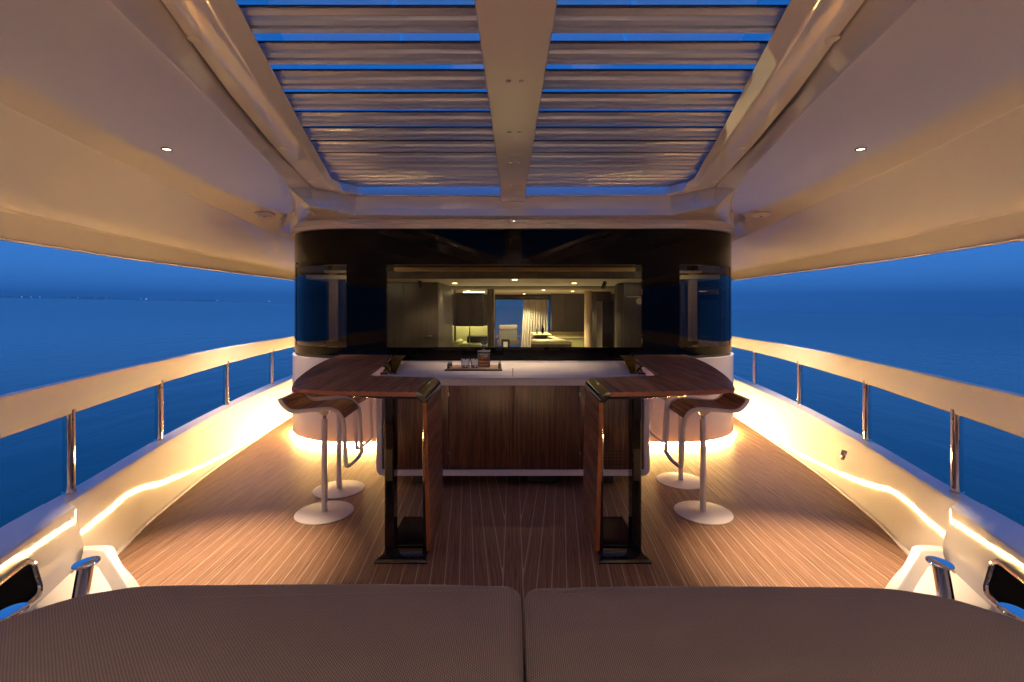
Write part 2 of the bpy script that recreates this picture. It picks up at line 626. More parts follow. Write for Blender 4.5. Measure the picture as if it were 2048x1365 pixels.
for sgn in (-1, 1):
    for i in range(-15, 40):
        plank(i, sgn)
me = bpy.data.meshes.new('plank')
me.from_pydata([(-0.052, 1.3, 0), (0.052, 1.3, 0), (0.052, 13.4, 0), (-0.052, 13.4, 0)], [], [(0, 1, 2, 3)])
uv = me.uv_layers.new(name='UVMap')
for k, c in enumerate(((0, 1.3), (0.1, 1.3), (0.1, 13.4), (0, 13.4))):
    uv.data[k].uv = c
link('plank', me, 'deck', deck, smooth=False)

# ------------------------------------------------------------------ bulwarks, rails, mooring corners
for s in (-1, 1):
    k = -s
    sd = SIDE[s]
    bw = thing('bulwark', ('glossy white bulwark on the left, lit yellow from below, shore lights beyond' if s < 0 else
                           'glossy white bulwark on the right with a small chrome latch in it'), 'bulwark', (0, 0, 0), 0, 'bulwarks along the deck')
    yy = [y for y in np.linspace(2.66, 13.6, 70)]
    rows = [[(k * wall_base(y), y, -0.03) for y in yy]]
    rows.append([(k * (wall_base(y) * 0.93 + wall_top(y) * 0.07), y, 0.03) for y in yy])
    for u in (0.3, 0.6, 0.9):
        rows.append([(k * (wall_base(y) * (1 - u) + wall_top(y) * u), y, CAPZ * u) for y in yy])
    rows.append([(k * (wall_top(y) - 0.006), y, CAPZ - 0.008) for y in yy])
    rows.append([(k * (wall_top(y) - 0.018), y, CAPZ) for y in yy])
    rows.append([(k * (wall_out(y) + 0.012), y, CAPZ) for y in yy])
    rows.append([(k * wall_out(y), y, CAPZ - 0.012) for y in yy])
    rows.append([(k * (wall_out(y) + 0.15), y, -1.2) for y in yy])
    loft('wall', rows, 'gelcoat', bw)
    # base trim along the deck
    tr = [[(k * (wall_base(y) + 0.016), y, 0.0) for y in yy], [(k * (wall_base(y) + 0.014), y, 0.012) for y in yy], [(k * (wall_base(y) - 0.004), y, 0.018) for y in yy]]
    loft('base_trim', tr, 'white_metal', bw)
    # inboard step panel of the mooring corner
    def ptop(y): return -2.47 + 0.325 * (2.74 - y)
    def pbot(y): return -2.415 + 0.335 * (2.74 - y)
    yp = np.linspace(-1.4, 2.70, 34)
    rows = []
    for z, f in ((0.06, lambda y: pbot(y)), (0.2, lambda y: pbot(y)), (0.30, lambda y: pbot(y) * 0.6 + ptop(y) * 0.4), (0.40, lambda y: ptop(y) + 0.012), (0.425, lambda y: ptop(y) + 0.004), (0.434, lambda y: ptop(y) - 0.014), (0.434, lambda y: wall_out(y) + 0.012), (0.42, lambda y: wall_out(y)), (-1.2, lambda y: wall_out(y) + 0.15)):
        r = [(k * f(y), y, z) for y in yp]
        if z < 0.5 and f(2.7) > -2.52:
            r += [(k * (f(2.70) - 0.012), 2.728, z), (k * (f(2.70) - 0.05), 2.738, z)]
        else:
            r += [(k * f(2.728), 2.728, z), (k * f(2.738), 2.738, z)]
        rows.append(r)
    loft('step_panel', rows, 'gelcoat', bw)
    # chrome fairlead in the step panel
    def pp(y, z, off=0.0):
        u = (z - 0.2) / 0.2
        return (k * (pbot(y) * (1 - u) + ptop(y) * u + off), y, z)
    rect = []
    yc, zc, hy, hz, rr_ = 2.06, 0.265, 0.255, 0.082, 0.04
    for qx, qz, a0 in ((1, 1, 0), (-1, 1, 90), (-1, -1, 180), (1, -1, 270)):
        for j in range(6):
            a = R(a0 + 90 * j / 5)
            rect.append((yc + qx * (hy - rr_) + rr_ * math.cos(a), zc + qz * (hz - rr_) + rr_ * math.sin(a)))
    ring = [pp(y, z, 0.016) for y, z in rect]
    bm = bmesh.new()
    add_tube(bm, ring + [ring[0], ring[1]], 0.014, 8, caps=False)
    fl = from_bm('fairlead', bm, 'chrome', bw)
    bm = bmesh.new()
    vsx = [bm.verts.new(pp(y, z, 0.020)) for y, z in rect]
    ctr = [bm.verts.new(pp(yc + (y - yc) * 0.86, zc + (z - zc) * 0.66, 0.013)) for y, z in rect]
    for j in range(len(rect)):
        q = (j + 1) % len(rect)
        bm.faces.new((vsx[j], vsx[q], ctr[q], ctr[j]))
    bm.faces.new(ctr)
    from_bm('fairlead_hollow_plate', bm, 'painted_hollow', fl, smooth=False)  # flat black plate standing for the fairlead's shaded hollow
    if s > 0:   # small latch with a ring
        lx, ly = wall_top(4.15) * 0.62 + wall_base(4.15) * 0.38, 4.15
        nrm = Vector((1, 0.24, 0)).normalized()
        bm = bmesh.new()
        ang = math.atan2(0.27, 1.0)
        mt = Matrix.Translation((k * lx, ly, 0.275)) @ Matrix.Rotation(ang, 4, 'Z') @ Matrix.Rotation(R(10), 4, 'Y')
        add_box(bm, -0.008, 0.012, -0.026, 0.026, -0.042, 0.042, 0.004, 2, mt)
        lt_ = from_bm('latch', bm, 'chrome', bw)
        bm = bmesh.new()
        cpts = [mt @ Vector((-0.016, 0.015 * math.cos(a), 0.004 + 0.019 * math.sin(a))) for a in np.linspace(0, 2 * math.pi, 15)]
        add_tube(bm, [tuple(p) for p in cpts], 0.005, 6, caps=False)
        from_bm('latch_ring', bm, 'chrome', lt_)

    # handrail
    rail_x = fn([(-1.6, -1.36), (0, -1.84), (1.5, -2.27), (2.92, -2.673), (4.07, -2.97), (5.51, -3.26), (7.0, -3.49), (8.2, -3.615), (10, -3.74), (13.5, -3.85)])
    rail_dz = fn([(-1.6, 0.02), (2.4, 0.0), (5, -0.018), (8.2, -0.045), (13.5, -0.06)])
    gr = thing('guard_rail', ('white guard rail on chrome posts on the left, shore lights beyond' if s < 0 else
                              'white guard rail on chrome posts on the right, open hazy water beyond'), 'guard rail', (0, 0, 0), 0, 'guard rails on the bulwarks')
    yr = np.linspace(-1.5, 13.4, 70)
    sec = []
    for (u, z, ) in ((-0.040, 0.925), (-0.034, 0.909), (-0.02, 0.904), (0.006, 0.904), (0.012, 0.910), (0.017, 1.098), (0.012, 1.107), (0.0, 1.110), (-0.040, 1.107), (-0.048, 1.096)):
        sec.append([(k * (rail_x(y) + u + 0.012), y, z + rail_dz(y) * (0.3 if z < 1 else 1)) for y in yr])
    loft('top_rail', sec, 'gelcoat', gr, close_v=True)
    for y in (1.55, 2.92, 4.07, 5.51, 7.0, 8.7, 10.6):
        x = k * rail_x(y)
        pl = lathe('post', [(0.034, CAPZ), (0.034, CAPZ + 0.006), (0.030, CAPZ + 0.010), (0.030, 0.93)], 'chrome', gr, (x, y, 0), 20)
        for z in (CAPZ + 0.035, 0.87):
            bm = bmesh.new()
            mt = Matrix.Translation((x - k * -0.0295, y - 0.006, z)) @ Matrix.Rotation(R(90), 4, 'Y')
            bmesh.ops.create_cone(bm, cap_ends=True, segments=10, radius1=0.006, radius2=0.006, depth=0.004, matrix=mt)
            from_bm('screw', bm, 'dark', pl)

    # mooring platform with a recess
    mp_ = thing('mooring_platform', ('white moulded corner platform with a recess on the left of the cushions' if s < 0 else
                                      'white moulded corner platform with a recess on the right of the cushions'), 'platform', (0, 0, 0), 0, 'mooring corners beside the sunpad')
    outer = crom([(-2.42, 2.735), (-2.33, 2.745), (-2.25, 2.735), (-2.175, 2.665), (-2.03, 2.53), (-1.856, 2.394), (-1.45, 2.05), (-1.2, 1.85)], 5)
    inner = crom([(-2.37, 2.672), (-2.33, 2.678), (-2.262, 2.667), (-2.185, 2.605), (-2.06, 2.50), (-1.914, 2.372), (-1.53, 2.04), (-1.3, 1.84)], 5)
    shelf = crom([(-2.35, 2.58), (-2.31, 2.585), (-2.25, 2.56), (-2.18, 2.50), (-2.07, 2.41), (-1.93, 2.29), (-1.55, 1.97), (-1.33, 1.78)], 5)
    rows = [[(k * p[0], p[1], 0.0) for p in outer], [(k * p[0], p[1], 0.185) for p in outer],
            [(k * (p[0] * 0.9 + q[0] * 0.1), p[1] * 0.9 + q[1] * 0.1, 0.2) for p, q in zip(outer, inner)],
            [(k * (p[0] * 0.15 + q[0] * 0.85), p[1] * 0.15 + q[1] * 0.85, 0.2) for p, q in zip(outer, inner)],
            [(k * q[0], q[1], 0.19) for q in inner], [(k * (q[0] * 0.7 + h[0] * 0.3), q[1] * 0.7 + h[1] * 0.3, 0.135) for q, h in zip(inner, shelf)],
            [(k * h[0], h[1], 0.125) for h in shelf]]
    loft('rim', rows, 'white_base', mp_)
    bm = bmesh.new()
    fl_pts = [(h[0], h[1]) for h in shelf] + [(-1.33, 0.3), (-1.75, 0.3), (pbot(0.3) - 0.02, 0.3), (pbot(2.72) - 0.01, 2.64)]
    bm.faces.new([bm.verts.new((k * x, y, 0.124)) for x, y in fl_pts])
    from_bm('recess_floor', bm, 'white_base', mp_, smooth=False)

    # bollards
    bol_lab = {(-1, 0): 'polished bollard with an oval cap in the left corner recess', (-1, 1): 'bollard in the left corner almost hidden behind the cushion',
               (1, 0): 'polished bollard with an oval cap in the right corner recess', (1, 1): 'bollard in the right corner almost hidden behind the cushion'}
    for q, (bx, by, bz) in enumerate(((-1.815, 2.05, 0.455), (-1.79, 1.72, 0.455))):
        bt = thing('bollard', bol_lab[(s, q)], 'bollard', (k * bx, by, 0.125), 0, 'chrome bollards in the mooring corners')
        h = bz - 0.125
        tube('post', [(-k * 0.045, 0, -0.01), (-k * 0.022, 0.004, h * 0.5), (0, 0.012, h)], [0.036, 0.030, 0.028], 'chrome', bt, 24)
        bm = bmesh.new()
        add_lathe(bm, [(0.02, -0.014), (0.040, -0.012), (0.056, -0.006), (0.060, 0.0), (0.058, 0.004), (0.04, 0.006)], (0, 0, 0), 32)
        mt = Matrix.Translation((0, 0.012, h + 0.004)) @ Matrix.Rotation(-k * R(9), 4, 'Y') @ Matrix.Rotation(R(9), 4, 'X') @ Matrix.Diagonal((0.92, 0.66, 1, 1))
        bmesh.ops.transform(bm, matrix=mt, verts=bm.verts)
        from_bm('cap', bm, 'chrome', bt, angle=20)

# ------------------------------------------------------------------ deckhouse shell
DY, CX, CY, CR = 5.40, 1.854, 6.30, 0.90
def foot(off=0.0, back=13.7, n=14):
    """outline of the deckhouse, left back -> front -> right back"""
    r = CR + off
    left = [(-CX - r, back)] + [(-CX - r, y) for y in (11.5, 9.5, 8.0, 7.0)]
    left += [(-CX - r * math.cos(a), CY - r * math.sin(a)) for a in np.linspace(0, math.pi / 2, n)]
    front = [(x, DY - off) for x in (-1.414, 0.0, 1.442)]
    right = [(-x, y) for x, y in left[::-1]]
    return left + front + right

def strip(bm, pts, inner, z0, z1):
    rows = [[(x, y, z0) for x, y in pts], [(x, y, z1) for x, y in pts], [(x, y, z1) for x, y in inner], [(x, y, z0) for x, y in inner]]
    add_loft(bm, rows, close_v=True)
    for e_ in (0, -1):
        vs_ = [bm.verts.new(r[e_]) for r in rows]
        bm.faces.new(vs_)

out0, in0 = foot(0.0), foot(-0.05)
dh = thing('deckhouse', 'deckhouse with black glass front, rounded corners and white lower skirt behind the bar', 'deckhouse')
bm = bmesh.new()
strip(bm, foot(0.022), foot(-0.06), 0.040, 0.97)
from_bm('skirt', bm, 'white_base', dh)
bm = bmesh.new()
strip(bm, foot(-0.06), foot(-0.10), -0.006, 0.05)
from_bm('plinth', bm, 'white_metal', dh)
bm = bmesh.new()
o1, o2 = foot(0.018), foot(-0.05)
o1, o2 = [p for p in o1 if p[0] < -1.5], [p for p in o2 if p[0] < -1.5]
o1.append((-1.13, DY - 0.018))
o2.append((-1.13, DY + 0.05))
strip(bm, o1[2:], o2[2:], 0.008, 0.034)
from_bm('led_strip', bm, 'led', dh)
bm = bmesh.new()
strip(bm, [(-x, y) for x, y in o1[2:]], [(-x, y) for x, y in o2[2:]], 0.008, 0.034)
from_bm('led_strip', bm, 'led', dh)
bm = bmesh.new()
strip(bm, foot(-0.012), foot(-0.06), 0.972, 0.998)
from_bm('glass_joint', bm, 'dark', dh)
bm = bmesh.new()
strip(bm, out0, in0, 1.0, 1.094)
strip(bm, out0, in0, 2.012, 2.41)
NI = len(out0)
iL, iR = 5 + 14, NI - (5 + 14) - 1   # index of the main window corners
iL, iR = 19, 21
c0 = 10                                # corner pane runs from index c0 to index 18 (front end of the arc)
strip(bm, out0[0:c0 + 1], in0[0:c0 + 1], 1.0945, 2.0115)
strip(bm, out0[18:20], in0[18:20], 1.0945, 2.0115)
strip(bm, out0[21:23], in0[21:23], 1.0945, 2.0115)
strip(bm, out0[NI - 1 - c0:], in0[NI - 1 - c0:], 1.0945, 2.0115)
from_bm('black_glass_band', bm, 'black_glass', dh)
win = loft('window', [[(-1.414, 5.395, 1.094), (1.442, 5.395, 1.094), (1.442, 5.395, 2.012), (-1.414, 5.395, 2.012)],
                      [(-1.43, 5.46, 1.08), (1.458, 5.46, 1.08), (1.458, 5.46, 2.026), (-1.43, 5.46, 2.026)]], 'dark', dh, close_u=True)
bm = bmesh.new()
bm.faces.new([bm.verts.new(p) for p in ((-1.41, 5.43, 1.098), (1.438, 5.43, 1.098), (1.438, 5.43, 2.008), (-1.41, 5.43, 2.008))])
from_bm('pane', bm, 'window', win, smooth=False)
for sg, idx in ((-1, range(c0, 19)), (1, range(NI - 19, NI - c0))):
    pts = [foot(-0.006)[i] for i in idx]
    loft('corner_pane', [[(x, y, 1.096) for x, y in pts], [(x, y, 2.010) for x, y in pts]], 'corner_window', dh, recalc=False)
# lip of the roof above the glass
bm = bmesh.new()
strip(bm, foot(0.035), foot(-0.05), 2.413, 2.462)
from_bm('lip', bm, 'ceiling', dh)
bm = bmesh.new()
bmesh.ops.create_cone(bm, cap_ends=True, segments=14, radius1=0.012, radius2=0.012, depth=0.01,
                      matrix=Matrix.Translation((-2.56, 5.745, 2.06)) @ Matrix.Rotation(R(55), 4, 'Z') @ Matrix.Rotation(R(90), 4, 'X'))
from_bm('sensor', bm, 'chrome', dh)
# side glow: tan inner posts seen through the corner panes
for k in (-1, 1):
    box('inner_post', k * 2.17, k * 2.26, 5.95, 6.02, 1.12, 1.955, 'tan', dh)
    box('inner_post', k * 2.09, k * 2.13, 6.0, 6.05, 1.12, 1.955, 'panel', dh)
    lp = bpy.data.lights.new('post_fill', 'POINT')  # added lamp hidden behind the black band to light the posts
    lp.energy = 3.5
    lp.color = (1.0, 0.80, 0.50)
    lp.shadow_soft_size = 0.02
    lo_ = bpy.data.objects.new('post_fill', lp)
    COL.objects.link(lo_)
    lo_.location = (k * 1.78, 5.62, 1.88)
    lo_.parent = dh
    box('post_fill_block', k * 1.76, k * 1.80, 5.60, 5.64, 1.92, 1.958, 'lens_in', dh)  # glowing block beside the added lamp
    box('inner_beam', k * 1.9, k * 2.30, 5.90, 6.02, 1.955, 1.985, 'tan', dh)

# ------------------------------------------------------------------ hardtop roof
rf = thing('hardtop_roof', 'glossy cream hardtop roof with an open louvred skylight over the deck', 'roof')
fA = fn([(-1.6, -3.05), (1.0, -3.22), (3.185, -3.37), (4.54, -3.57), (8.2, -3.70), (14, -3.74)])
fBx = fn([(-1.6, -3.06), (1.0, -3.235), (3.185, -3.385), (4.54, -3.58), (8.2, -3.705), (14, -3.745)])
fBz = fn([(-1.6, 2.20), (3.185, 2.197), (4.9, 2.188), (8.2, 2.142), (14, 2.11)])
fC = fn([(-1.6, -1.72), (0.5, -2.14), (2.39, -2.527), (3.5, -2.74), (7.07, -3.19), (9, -3.33), (14, -3.45)])
fCz = fn([(-1.6, 2.55), (3.5, 2.545), (7.07, 2.49), (9, 2.47), (14, 2.45)])
fD = fn([(-1.6, -0.72), (0, -1.03), (1.614, -1.349), (2.218, -1.461), (3.2, -1.68), (4.21, -1.936), (4.9, -2.20), (5.6, -2.56), (6.2, -2.74), (7, -2.76), (14, -2.765)])
for k in (-1, 1):
    ya = np.linspace(-1.6, 13.9, 90)
    rows = [[(-k * (fA(y) - 0.10), y, 2.30) for y in ya], [(-k * (fA(y) - 0.02), y, 1.992) for y in ya], [(-k * (fA(y) - 0.006), y, 1.984) for y in ya],
            [(-k * (fA(y) + 0.006), y, 1.985) for y in ya], [(-k * (fA(y) + 0.016), y, 1.997) for y in ya],
            [(-k * (fA(y) + 0.004), y, 2.003) for y in ya], [(-k * (fBx(y) + 0.012), y, fBz(y) - 0.02) for y in ya], [(-k * (fBx(y) + 0.022), y, fBz(y)) for y in ya], [(-k * (fBx(y) + 0.010), y, fBz(y) - 0.002) for y in ya]]
    loft('fascia', rows, 'ceiling', rf, angle=12)
    rows = [[(-k * (fBx(y) + 0.010), y, fBz(y) - 0.002) for y in ya], [(-k * (fBx(y) * 0.5 + fC(y) * 0.5), y, fBz(y) * 0.5 + fCz(y) * 0.5 + 0.004) for y in ya],
            [(-k * (fC(y) - 0.006), y, fCz(y) - 0.0045) for y in ya], [(-k * (fC(y) - 0.001), y, fCz(y) - 0.0005) for y in ya]]
    loft('slope_panel', rows, 'ceiling', rf, angle=9)
    rows = [[(-k * (fC(y) - 0.001), y, fCz(y) - 0.0005) for y in ya], [(-k * (fC(y) + 0.008), y, fCz(y) + 0.001) for y in ya], [(-k * (fC(y) * 0.5 + fD(y) * 0.5), y, fCz(y) * 0.5 + 2.569 * 0.5 + 0.003) for y in ya],
            [(-k * (fD(y) - 0.012), y, 2.569) for y in ya], [(-k * fD(y), y, 2.571) for y in ya]]
    loft('soffit_panel', rows, 'ceiling', rf, angle=9)

E_ = [(-0.66, -1.6, 2.70), (-0.95, 0, 2.70), (-1.34, 1.82, 2.70), (-1.545, 2.6, 2.70), (-1.735, 3.5, 2.695), (-1.90, 4.55, 2.665), (-1.79, 4.70, 2.663), (-1.59, 4.91, 2.66), (0, 4.96, 2.66)]
F_ = [(-0.45, -1.6, 2.70), (-0.78, 0, 2.70), (-1.15, 1.82, 2.70), (-1.338, 2.606, 2.70), (-1.49, 3.4, 2.695), (-1.708, 4.50, 2.665), (-1.645, 4.68, 2.662), (-1.505, 4.845, 2.66), (0, 4.873, 2.66)]
G_ = [(-0.26, -1.6, 2.745), (-0.637, 0, 2.745), (-1.084, 1.891, 2.745), (-1.2265, 2.491, 2.745), (-1.406, 3.25, 2.740), (-1.638, 4.387, 2.704), (-1.655, 4.66, 2.727), (-1.534, 4.958, 2.756), (0, 4.957, 2.756)]
H_ = [(-3.2, -1.6, 2.3), (-3.3, 0, 2.3), (-3.45, 1.9, 2.3), (-3.5, 2.6, 2.3), (-3.6, 3.5, 2.3), (-3.78, 4.7, 2.3), (-3.78, 5.3, 2.35), (-3.5, 6.2, 2.8), (0, 6.2, 3.02)]
DB = [(-1.862, 4.507, 2.544), (-1.75, 4.66, 2.545), (-1.60, 4.93, 2.546), (0, 4.97, 2.546)]
DC = [(-1.872, 4.43, 2.477), (-1.76, 4.63, 2.477), (-1.612, 4.925, 2.477), (0, 4.968, 2.477)]
def full(pts):
    return pts + [(-x, y, z) for x, y, z in pts[-2::-1]]
def sh(pts, dx=0.0, dz=0.0):
    """nudge towards the opening's middle by dx, up by dz"""
    out = []
    for x, y, z in pts:
        v = Vector((0 - x, 2.6 - y, 0))
        v.normalize()
        out.append((x + v.x * dx, y + v.y * dx, z + dz))
    return out
Ef, Ff, Gf, Hf = full(E_), full(F_), full(G_), full(H_)
gm = sh(Gf, -0.004, 0.012)
gm2 = sh(Gf, -0.17, 0.014)
gt = [(x, y, 3.02) for x, y, z in gm2]
# rounded inner edge, underside, inner face, top deck of the roof
mid = lambda a, b, u: [tuple(p[i] * (1 - u) + q[i] * u for i in range(3)) for p, q in zip(a, b)]
rows = [sh(Ef, 0.014, 0.05), sh(Ef, 0.014, 0.004), sh(Ef, 0.022, 0.0), mid(Ef, Ff, 0.5), mid(Ef, Ff, 0.93), mid(mid(Ef, Ff, 0.97), Gf, 0.06), mid(Ff, Gf, 0.12), mid(Ff, Gf, 0.5), Gf, gm, gm2, gt, Hf]
loft('skylight_frame', rows, 'ceiling', rf, angle=25)
# coaming side faces and header above the deckhouse
for k in (-1, 1):
    t_ = np.linspace(0, 1, 26)
    yd = [-1.6 + (4.21 + 1.6) * u for u in t_]
    fE = fn([(p[1], p[0]) for p in E_[:6]])
    fEz = fn([(p[1], p[2]) for p in E_[:6]])
    ye = [-1.6 + (4.55 + 1.6) * u for u in t_]
    lo = [(fD(y), y, 2.571) for y in yd]
    hi = [(fE(y), y, fEz(y)) for y in ye]
    rows = [lo, [(p[0] * 0.9 + q[0] * 0.1 + 0.006, p[1] * 0.9 + q[1] * 0.1, p[2] * 0.85 + q[2] * 0.15) for p, q in zip(lo, hi)], hi, [(x - 0.004, y, z + 0.05) for x, y, z in hi]]
    rows = [[(-k * x, y, z) for x, y, z in r] for r in rows]
    loft('coaming_side', rows, 'ceiling', rf)
Eh = full(E_[5:])
rows = [sh(Eh, -0.004, 0.05), Eh, mid(Eh, full(DB), 0.92), full(DB), mid(full(DB), full(DC), 0.5), full(DC)]
loft('header', rows, 'ceiling', rf, angle=8)
U = [(-2.755, 6.9, 2.571), (fD(6.2), 6.2, 2.571), (fD(5.6), 5.6, 2.571), (fD(4.9), 4.9, 2.571), (fD(4.5), 4.5, 2.571), (fD(4.21), 4.21, 2.571), DC[0], DC[1], DC[2], DC[3]]
LL = [(-2.79, 6.9, 2.462), (-2.775, 6.3, 2.462), (-2.70, 5.90, 2.462), (-2.45, 5.45, 2.462), (-2.36, 5.34, 2.462), (-2.25, 5.225, 2.462), (-2.10, 5.13, 2.462), (-1.944, 5.07, 2.462), (-1.62, 5.03, 2.462), (0, 5.03, 2.462)]
def dense(pts, n):
    out = []
    for a, b in zip(pts[:-1], pts[1:]):
        out += [tuple(a[i] * (1 - j / n) + b[i] * j / n for i in range(3)) for j in range(n)]
    return out + [pts[-1]]
Ud = []
for idx, p in enumerate(dense(U, 5)):
    if 0 < idx <= 25:
        Ud.append((fD(p[1]), p[1], p[2]))
    else:
        Ud.append(p)
U = Ud
LL = [tuple(p) for p in crom(LL, 5)]
Uf, Lf = full(U), full(LL)
in_ = full([tuple(p) for p in crom([(-2.70, 6.9, 2.4625), (-2.70, 6.4, 2.4625), (-2.62, 6.05, 2.4625), (-2.40, 5.75, 2.4625), (-2.30, 5.66, 2.4625), (-2.2, 5.60, 2.4625), (-2.05, 5.54, 2.4625), (-1.9, 5.5, 2.4625), (-1.62, 5.46, 2.4625), (0, 5.46, 2.4625)], 5)])
rows = [Uf, mid(Uf, Lf, 0.35), mid(Uf, Lf, 0.7), mid(Uf, Lf, 0.95), Lf]
loft('fairing', rows, 'ceiling', rf, angle=30)
loft('front_soffit', [Lf, in_], 'ceiling', rf)
bm = bmesh.new()
for k in (-1, 1):
    vs = [(-k * fD(4.21) * -1 * -1, 4.21, 2.571)]
    a = bm.verts.new((k * -fD(4.21), 4.21, 2.571))
    b = bm.verts.new((k * -E_[5][0], E_[5][1], E_[5][2]))
    c = bm.verts.new((k * -DB[0][0], DB[0][1], DB[0][2]))
    d = bm.verts.new((k * -DC[0][0], DC[0][1], DC[0][2]))
    bm.faces.new((a, b, c))
    bm.faces.new((a, c, d))
from_bm('corner_gusset', bm, 'ceiling', rf, smooth=False)
box('roof_slab', -3.7, 3.7, 5.6, 13.9, 2.80, 3.0, 'ceiling', rf)
bk = thing('added_reflector', 'plain cream wall added behind the sunpad, bouncing light aft', 'reflector')  # unseen wall added to bounce warm light onto header and cushions
box('wall_panel', -3.25, 3.25, -1.92, -1.80, -0.2, 3.02, 'reflector', bk, 0.02)
box('base_trim', -1.0, 1.0, -1.80, -1.785, 0.0, 0.08, 'white_metal', bk, 0.004)
# centre beam
bm = bmesh.new()
prof = [(-1.6, 0.205, 2.713), (0.0, 0.186, 2.713), (2.0, 0.158, 2.713), (4.60, 0.128, 2.713), (4.72, 0.127, 2.705), (4.78, 0.126, 2.660), (4.83, 0.124, 2.632), (4.845, 0.121, 2.612), (4.85, 0.117, 2.602)]
rows = []
for y, w, z in prof:
    cxb = 0.012 - 0.010 * min(1, max(0, (y - 1.8) / 3))
    r_ = 0.012
    sec = [(-w, z + 0.13), (-w, z + r_), (-w + r_ * 0.3, z + r_ * 0.3), (-w + r_, z), (w - r_, z), (w - r_ * 0.3, z + r_ * 0.3), (w, z + r_), (w, z + 0.13)]
    rows.append([(cxb + a, y, b) for a, b in sec])
rows.append([(0.002 + a * 0.97, 4.96, 2.62 if b < 2.7 else 2.75) for a, b in [(-0.12, 2.75), (-0.12, 2.6), (-0.118, 2.6), (-0.115, 2.6), (0.115, 2.6), (0.118, 2.6), (0.12, 2.6), (0.12, 2.75)]])
add_loft(bm, rows)
beam = from_bm('roof_beam', bm, 'beam', rf, angle=40)
for y, dx in ((1.4, 0.034), (2.50, 0.034), (3.24, 0.034), (3.92, 0.034), (4.66, 0.034)):
    for q in (-1, 1):
        sc_ = lathe('screw', [(0.002, 2.7105), (0.009, 2.7085), (0.0135, 2.7105), (0.0135, 2.714)], 'chrome', beam, (0.010 + q * dx, y, 0), 14)
# louvre slats
for kk in range(-12, 12):
    y1 = 2.03 + 0.273 * kk
    if y1 > 4.98:
        continue
    for k in (-1, 1):
        gx = abs(-0.666 - 0.2368 * y1) if y1 < 4.6 else 1.755 - max(0, (y1 - 4.6)) * 0.5
        xo, xi = gx + 0.11, 0.11
        # ribbed blade: nose flange, then three ribs running down and aft
        pr = [(0.000, 2.804), (-0.003, 2.799), (0.006, 2.793), (0.028, 2.785), (0.030, 2.795), (0.043, 2.793), (0.049, 2.776), (0.068, 2.765), (0.069, 2.774), (0.078, 2.770), (0.079, 2.757), (0.096, 2.747), (0.099, 2.751), (0.094, 2.760), (0.060, 2.788), (0.040, 2.800), (0.014, 2.806)]
        rows = [[(k * x, y1 + a, b) for a, b in pr] for x in (xi, xo)]
        bm = bmesh.new()
        add_loft(bm, rows, close_u=True, caps=True)
        sl = from_bm('louvre_slat', bm, 'slat', rf, smooth=False)
        bm = bmesh.new()
        add_box(bm, min(k * xo, k * (xo - 0.05)), max(k * xo, k * (xo - 0.05)), y1 + 0.02, y1 + 0.06, 2.812, 2.83)
        from_bm('slat_pivot', bm, 'slat_cap', sl, smooth=False)
        bm = bmesh.new()
        add_box(bm, min(k * xo, k * xi), max(k * xo, k * xi), y1 - 0.012, y1 - 0.0032, 2.796, 2.805)
        from_bm('slat_seal', bm, 'dark', sl, smooth=False)
# glass over the louvres, with its dotted shade
def glass(pts):
    bm = bmesh.new()
    bm.faces.new([bm.verts.new((x, y, 3.04)) for x, y in pts])
    from_bm('roof_glass', bm, 'roof_glass', rf, smooth=False)
glass([(-0.85, 1.0), (-1.8, 1.0), (-1.8, 2.73), (-1.285, 2.73)])
glass([(0.85, 1.0), (1.8, 1.0), (1.8, 2.73), (1.285, 2.73)])
glass([(-1.9, 2.73), (1.9, 2.73), (1.9, 5.0), (-1.9, 5.0)])
glass([(-1.8, -1.5), (1.8, -1.5), (1.8, 1.0), (-1.8, 1.0)])
for (x0a, x1a, x0b, x1b, y0, y1) in ((-0.90, -0.45, -1.28, -0.63, 1.0, 2.72), (-0.435, 0.435, -0.615, 0.615, 1.0, 2.72), (0.45, 0.90, 0.63, 1.28, 1.0, 2.72)):
    bm = bmesh.new()
    bm.faces.new([bm.verts.new(p) for p in ((x0a, y0, 3.04), (x1a, y0, 3.04), (x1b, y1, 3.04), (x0b, y1, 3.04))])
    from_bm('shade_screen', bm, 'screen', rf, smooth=False)

for px_, py_, pz_ in ((-1.372, 2.085, 2.70), (-1.655, 3.504, 2.6953), (-1.822, 4.36, 2.672)):
    for k in (-1, 1):
        lathe('blanking_cap', [(0.030, 0.004), (0.030, -0.002), (0.027, -0.004), (0.002, -0.004)], 'white_metal', rf, (-k * px_, py_, pz_), 20)
# ------------------------------------------------------------------ ceiling fittings
FILL_E = 750  # strength of the added pair before the unseen wall
def downlight(x, y, z, label, energy, angle=70, r=0.032, grp='downlights in the roof', tilt=(0, 0, 0), blend=0.6):
    t = thing('downlight', label, 'downlight', (x, y, z), 0, grp)
    lathe('bezel', [(r * 0.72, 0.0), (r * 0.74, -0.004), (r * 0.95, -0.006), (r, -0.001), (r, 0.01)], 'dark', t, (0, 0, 0), 24, caps=False)
    bm = bmesh.new()
    bmesh.ops.create_circle(bm, cap_ends=True, segments=20, radius=r * 0.72, matrix=Matrix.Translation((0, 0, -0.0015)))
    from_bm('lens', bm, 'lens', t, smooth=False)
    spot('lamp', (0, 0, -0.03), energy, angle, t, blend=blend, rot=tilt)
    return t
downlight(-2.22, 3.11, 2.5585, 'round downlight in the left roof panel nearest the skylight', 760, 38, blend=1.0, tilt=(R(-5), R(-9), 0))
downlight(2.23, 3.11, 2.5585, 'round downlight in the right roof panel nearest the skylight', 760, 38, blend=1.0, tilt=(R(-5), R(9), 0))
downlight(-2.69, 5.56, 2.562, 'small downlight beside the left smoke detector', 300, 90, blend=1.0)
